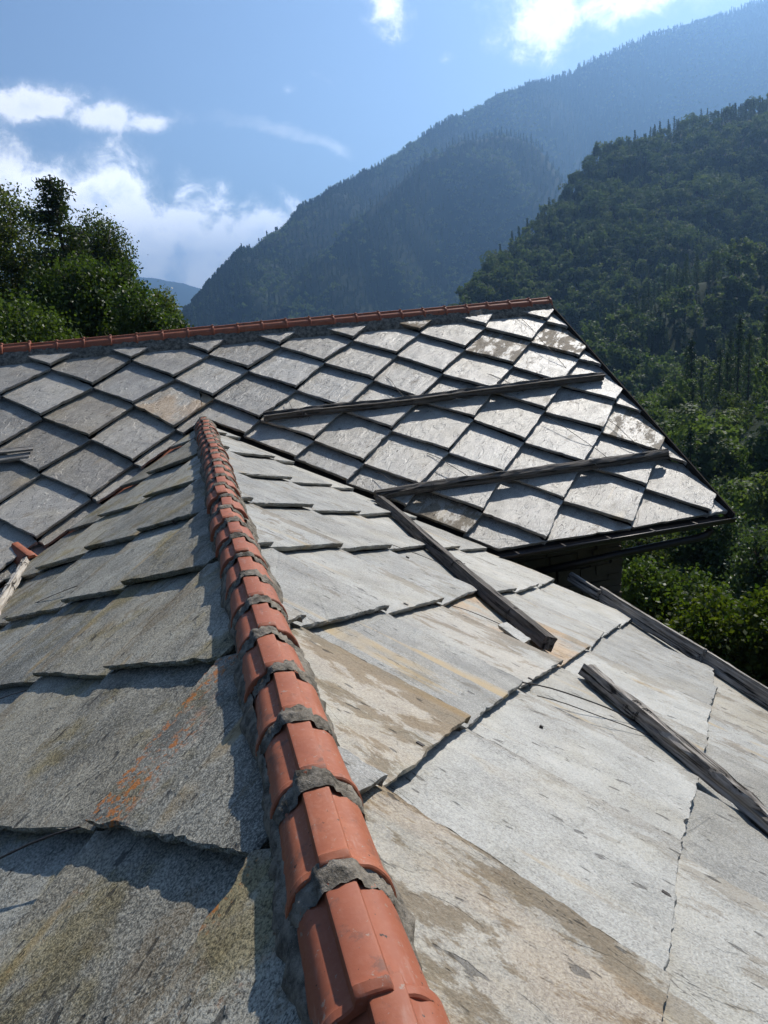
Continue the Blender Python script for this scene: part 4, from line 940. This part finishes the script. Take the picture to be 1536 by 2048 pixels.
def scatter_stuff(name, P, mesh_source, s0, s1, label, rng):
    me = bpy.data.meshes.new(name); P = np.asarray(P); me.from_pydata(P.tolist(), [], [])
    at = me.attributes.new('sc', 'FLOAT', 'POINT'); at.data.foreach_set('value', rng.uniform(s0, s1, len(P)).astype(np.float32))
    at = me.attributes.new('rt', 'FLOAT_VECTOR', 'POINT'); rv = np.zeros((len(P), 3), np.float32); rv[:, 2] = rng.uniform(0, 6.28, len(P)); at.data.foreach_set('vector', rv.ravel())
    o = bpy.data.objects.new(name, me); COL.objects.link(o); tag(o, label, 'forest', kind='stuff')
    ng = bpy.data.node_groups.new('scatter_' + name, 'GeometryNodeTree')
    ng.interface.new_socket('Geometry', in_out='INPUT', socket_type='NodeSocketGeometry'); ng.interface.new_socket('Geometry', in_out='OUTPUT', socket_type='NodeSocketGeometry')
    gi = ng.nodes.new('NodeGroupInput'); go = ng.nodes.new('NodeGroupOutput'); ip = ng.nodes.new('GeometryNodeInstanceOnPoints'); ob = ng.nodes.new('GeometryNodeObjectInfo')
    ob.inputs['Object'].default_value = mesh_source; ob.inputs['As Instance'].default_value = True; ob.transform_space = 'ORIGINAL'
    a1 = ng.nodes.new('GeometryNodeInputNamedAttribute'); a1.data_type = 'FLOAT'; a1.inputs[0].default_value = 'sc'
    a2 = ng.nodes.new('GeometryNodeInputNamedAttribute'); a2.data_type = 'FLOAT_VECTOR'; a2.inputs[0].default_value = 'rt'
    L = ng.links.new; L(gi.outputs[0], ip.inputs['Points']); L(ob.outputs['Geometry'], ip.inputs['Instance']); L(a1.outputs[0], ip.inputs['Scale']); L(a2.outputs[0], ip.inputs['Rotation']); L(ip.outputs[0], go.inputs[0])
    md = o.modifiers.new('scatter', 'NODES'); md.node_group = ng; return o
rng = np.random.default_rng(202)
def split_by(P, k): idx = rng.integers(0, k, len(P)); P = np.asarray(P); return [P[idx == i] for i in range(k)]
srcB = [first[q] for q in first if not q[0]]; srcC = [first[q] for q in first if q[0]]
for q, part in enumerate(split_by(rest_B, len(srcB))): scatter_stuff('broadleaf_forest', part, srcB[q], .5, .95, 'mass of broadleaf trees covering the wooded hill on the right', rng)
for q, part in enumerate(split_by(rest_C, len(srcC))): scatter_stuff('conifer_forest', part, srcC[q], .4, .75, 'mass of conifers among the broadleaf trees on the wooded hill', rng)
# far mountain sides
def hidden_proto(name, me, p, label):
    o = bpy.data.objects.new(name, me); COL.objects.link(o); o.location = p; tag(o, label, 'tree'); return o
PM, AM, TM = hM.scatter(42000, rng, 0, 44, .12, 1.01); PM = PM[spaced(PM, 7.0)]
crestA = np.linspace(.3, 44, 3600) + rng.normal(0, .02, 3600); cx, cy_, cz_ = hM.at(crestA, rng.uniform(.95, 1.03, 3600)); PM = np.concatenate([PM, np.stack([cx, cy_, cz_], 1)])
PS, _, _ = hMs.scatter(16000, rng, 8, 31, .12, 1.02); PS = PS[spaced(PS, 6.5)]
pc = hidden_proto('distant_conifer', lowC, tuple(PM[0]), 'distant conifer on the blue mountainside'); pb_ = hidden_proto('distant_broadleaf_tree', lowB, tuple(PS[0]), 'distant broadleaf tree on the blue mountain spur')
mB = conmask(PM, 51, 160) > .10
scatter_stuff('mountain_conifer_forest', PM[~mB][1:], pc, .8, 1.3, 'conifer forest on the blue hazy mountain', rng)
scatter_stuff('mountain_broadleaf_forest', PM[mB], pb_, .8, 1.2, 'broadleaf forest patches on the blue hazy mountain', rng)
mB = conmask(PS, 53, 120) > -.05
scatter_stuff('spur_broadleaf_forest', PS[mB], pb_, .8, 1.3, 'broadleaf forest on the sunlit spur of the mountain', rng)
scatter_stuff('spur_conifer_forest', PS[~mB], pc, .7, 1.1, 'conifer forest on the sunlit spur of the mountain', rng)

# ================================================================== haze: the blue air of the valley
HZ = (9500, -420, 765)
V, Fc = box_vf(-HZ[0], HZ[0], -HZ[0], HZ[0], HZ[1], HZ[2])
hm, n, out = mat('valley_haze')
pv = n.new('ShaderNodeVolumePrincipled', {'Color': (0.30, 0.56, 1.0), 'Density': 2.6e-4, 'Anisotropy': 0.6}); n.l.new(pv.outputs[0], out.inputs['Volume'])
tag(mesh_obj('haze', V, Fc, hm), 'blue valley haze between the roofs and the mountains', 'haze', kind='stuff')
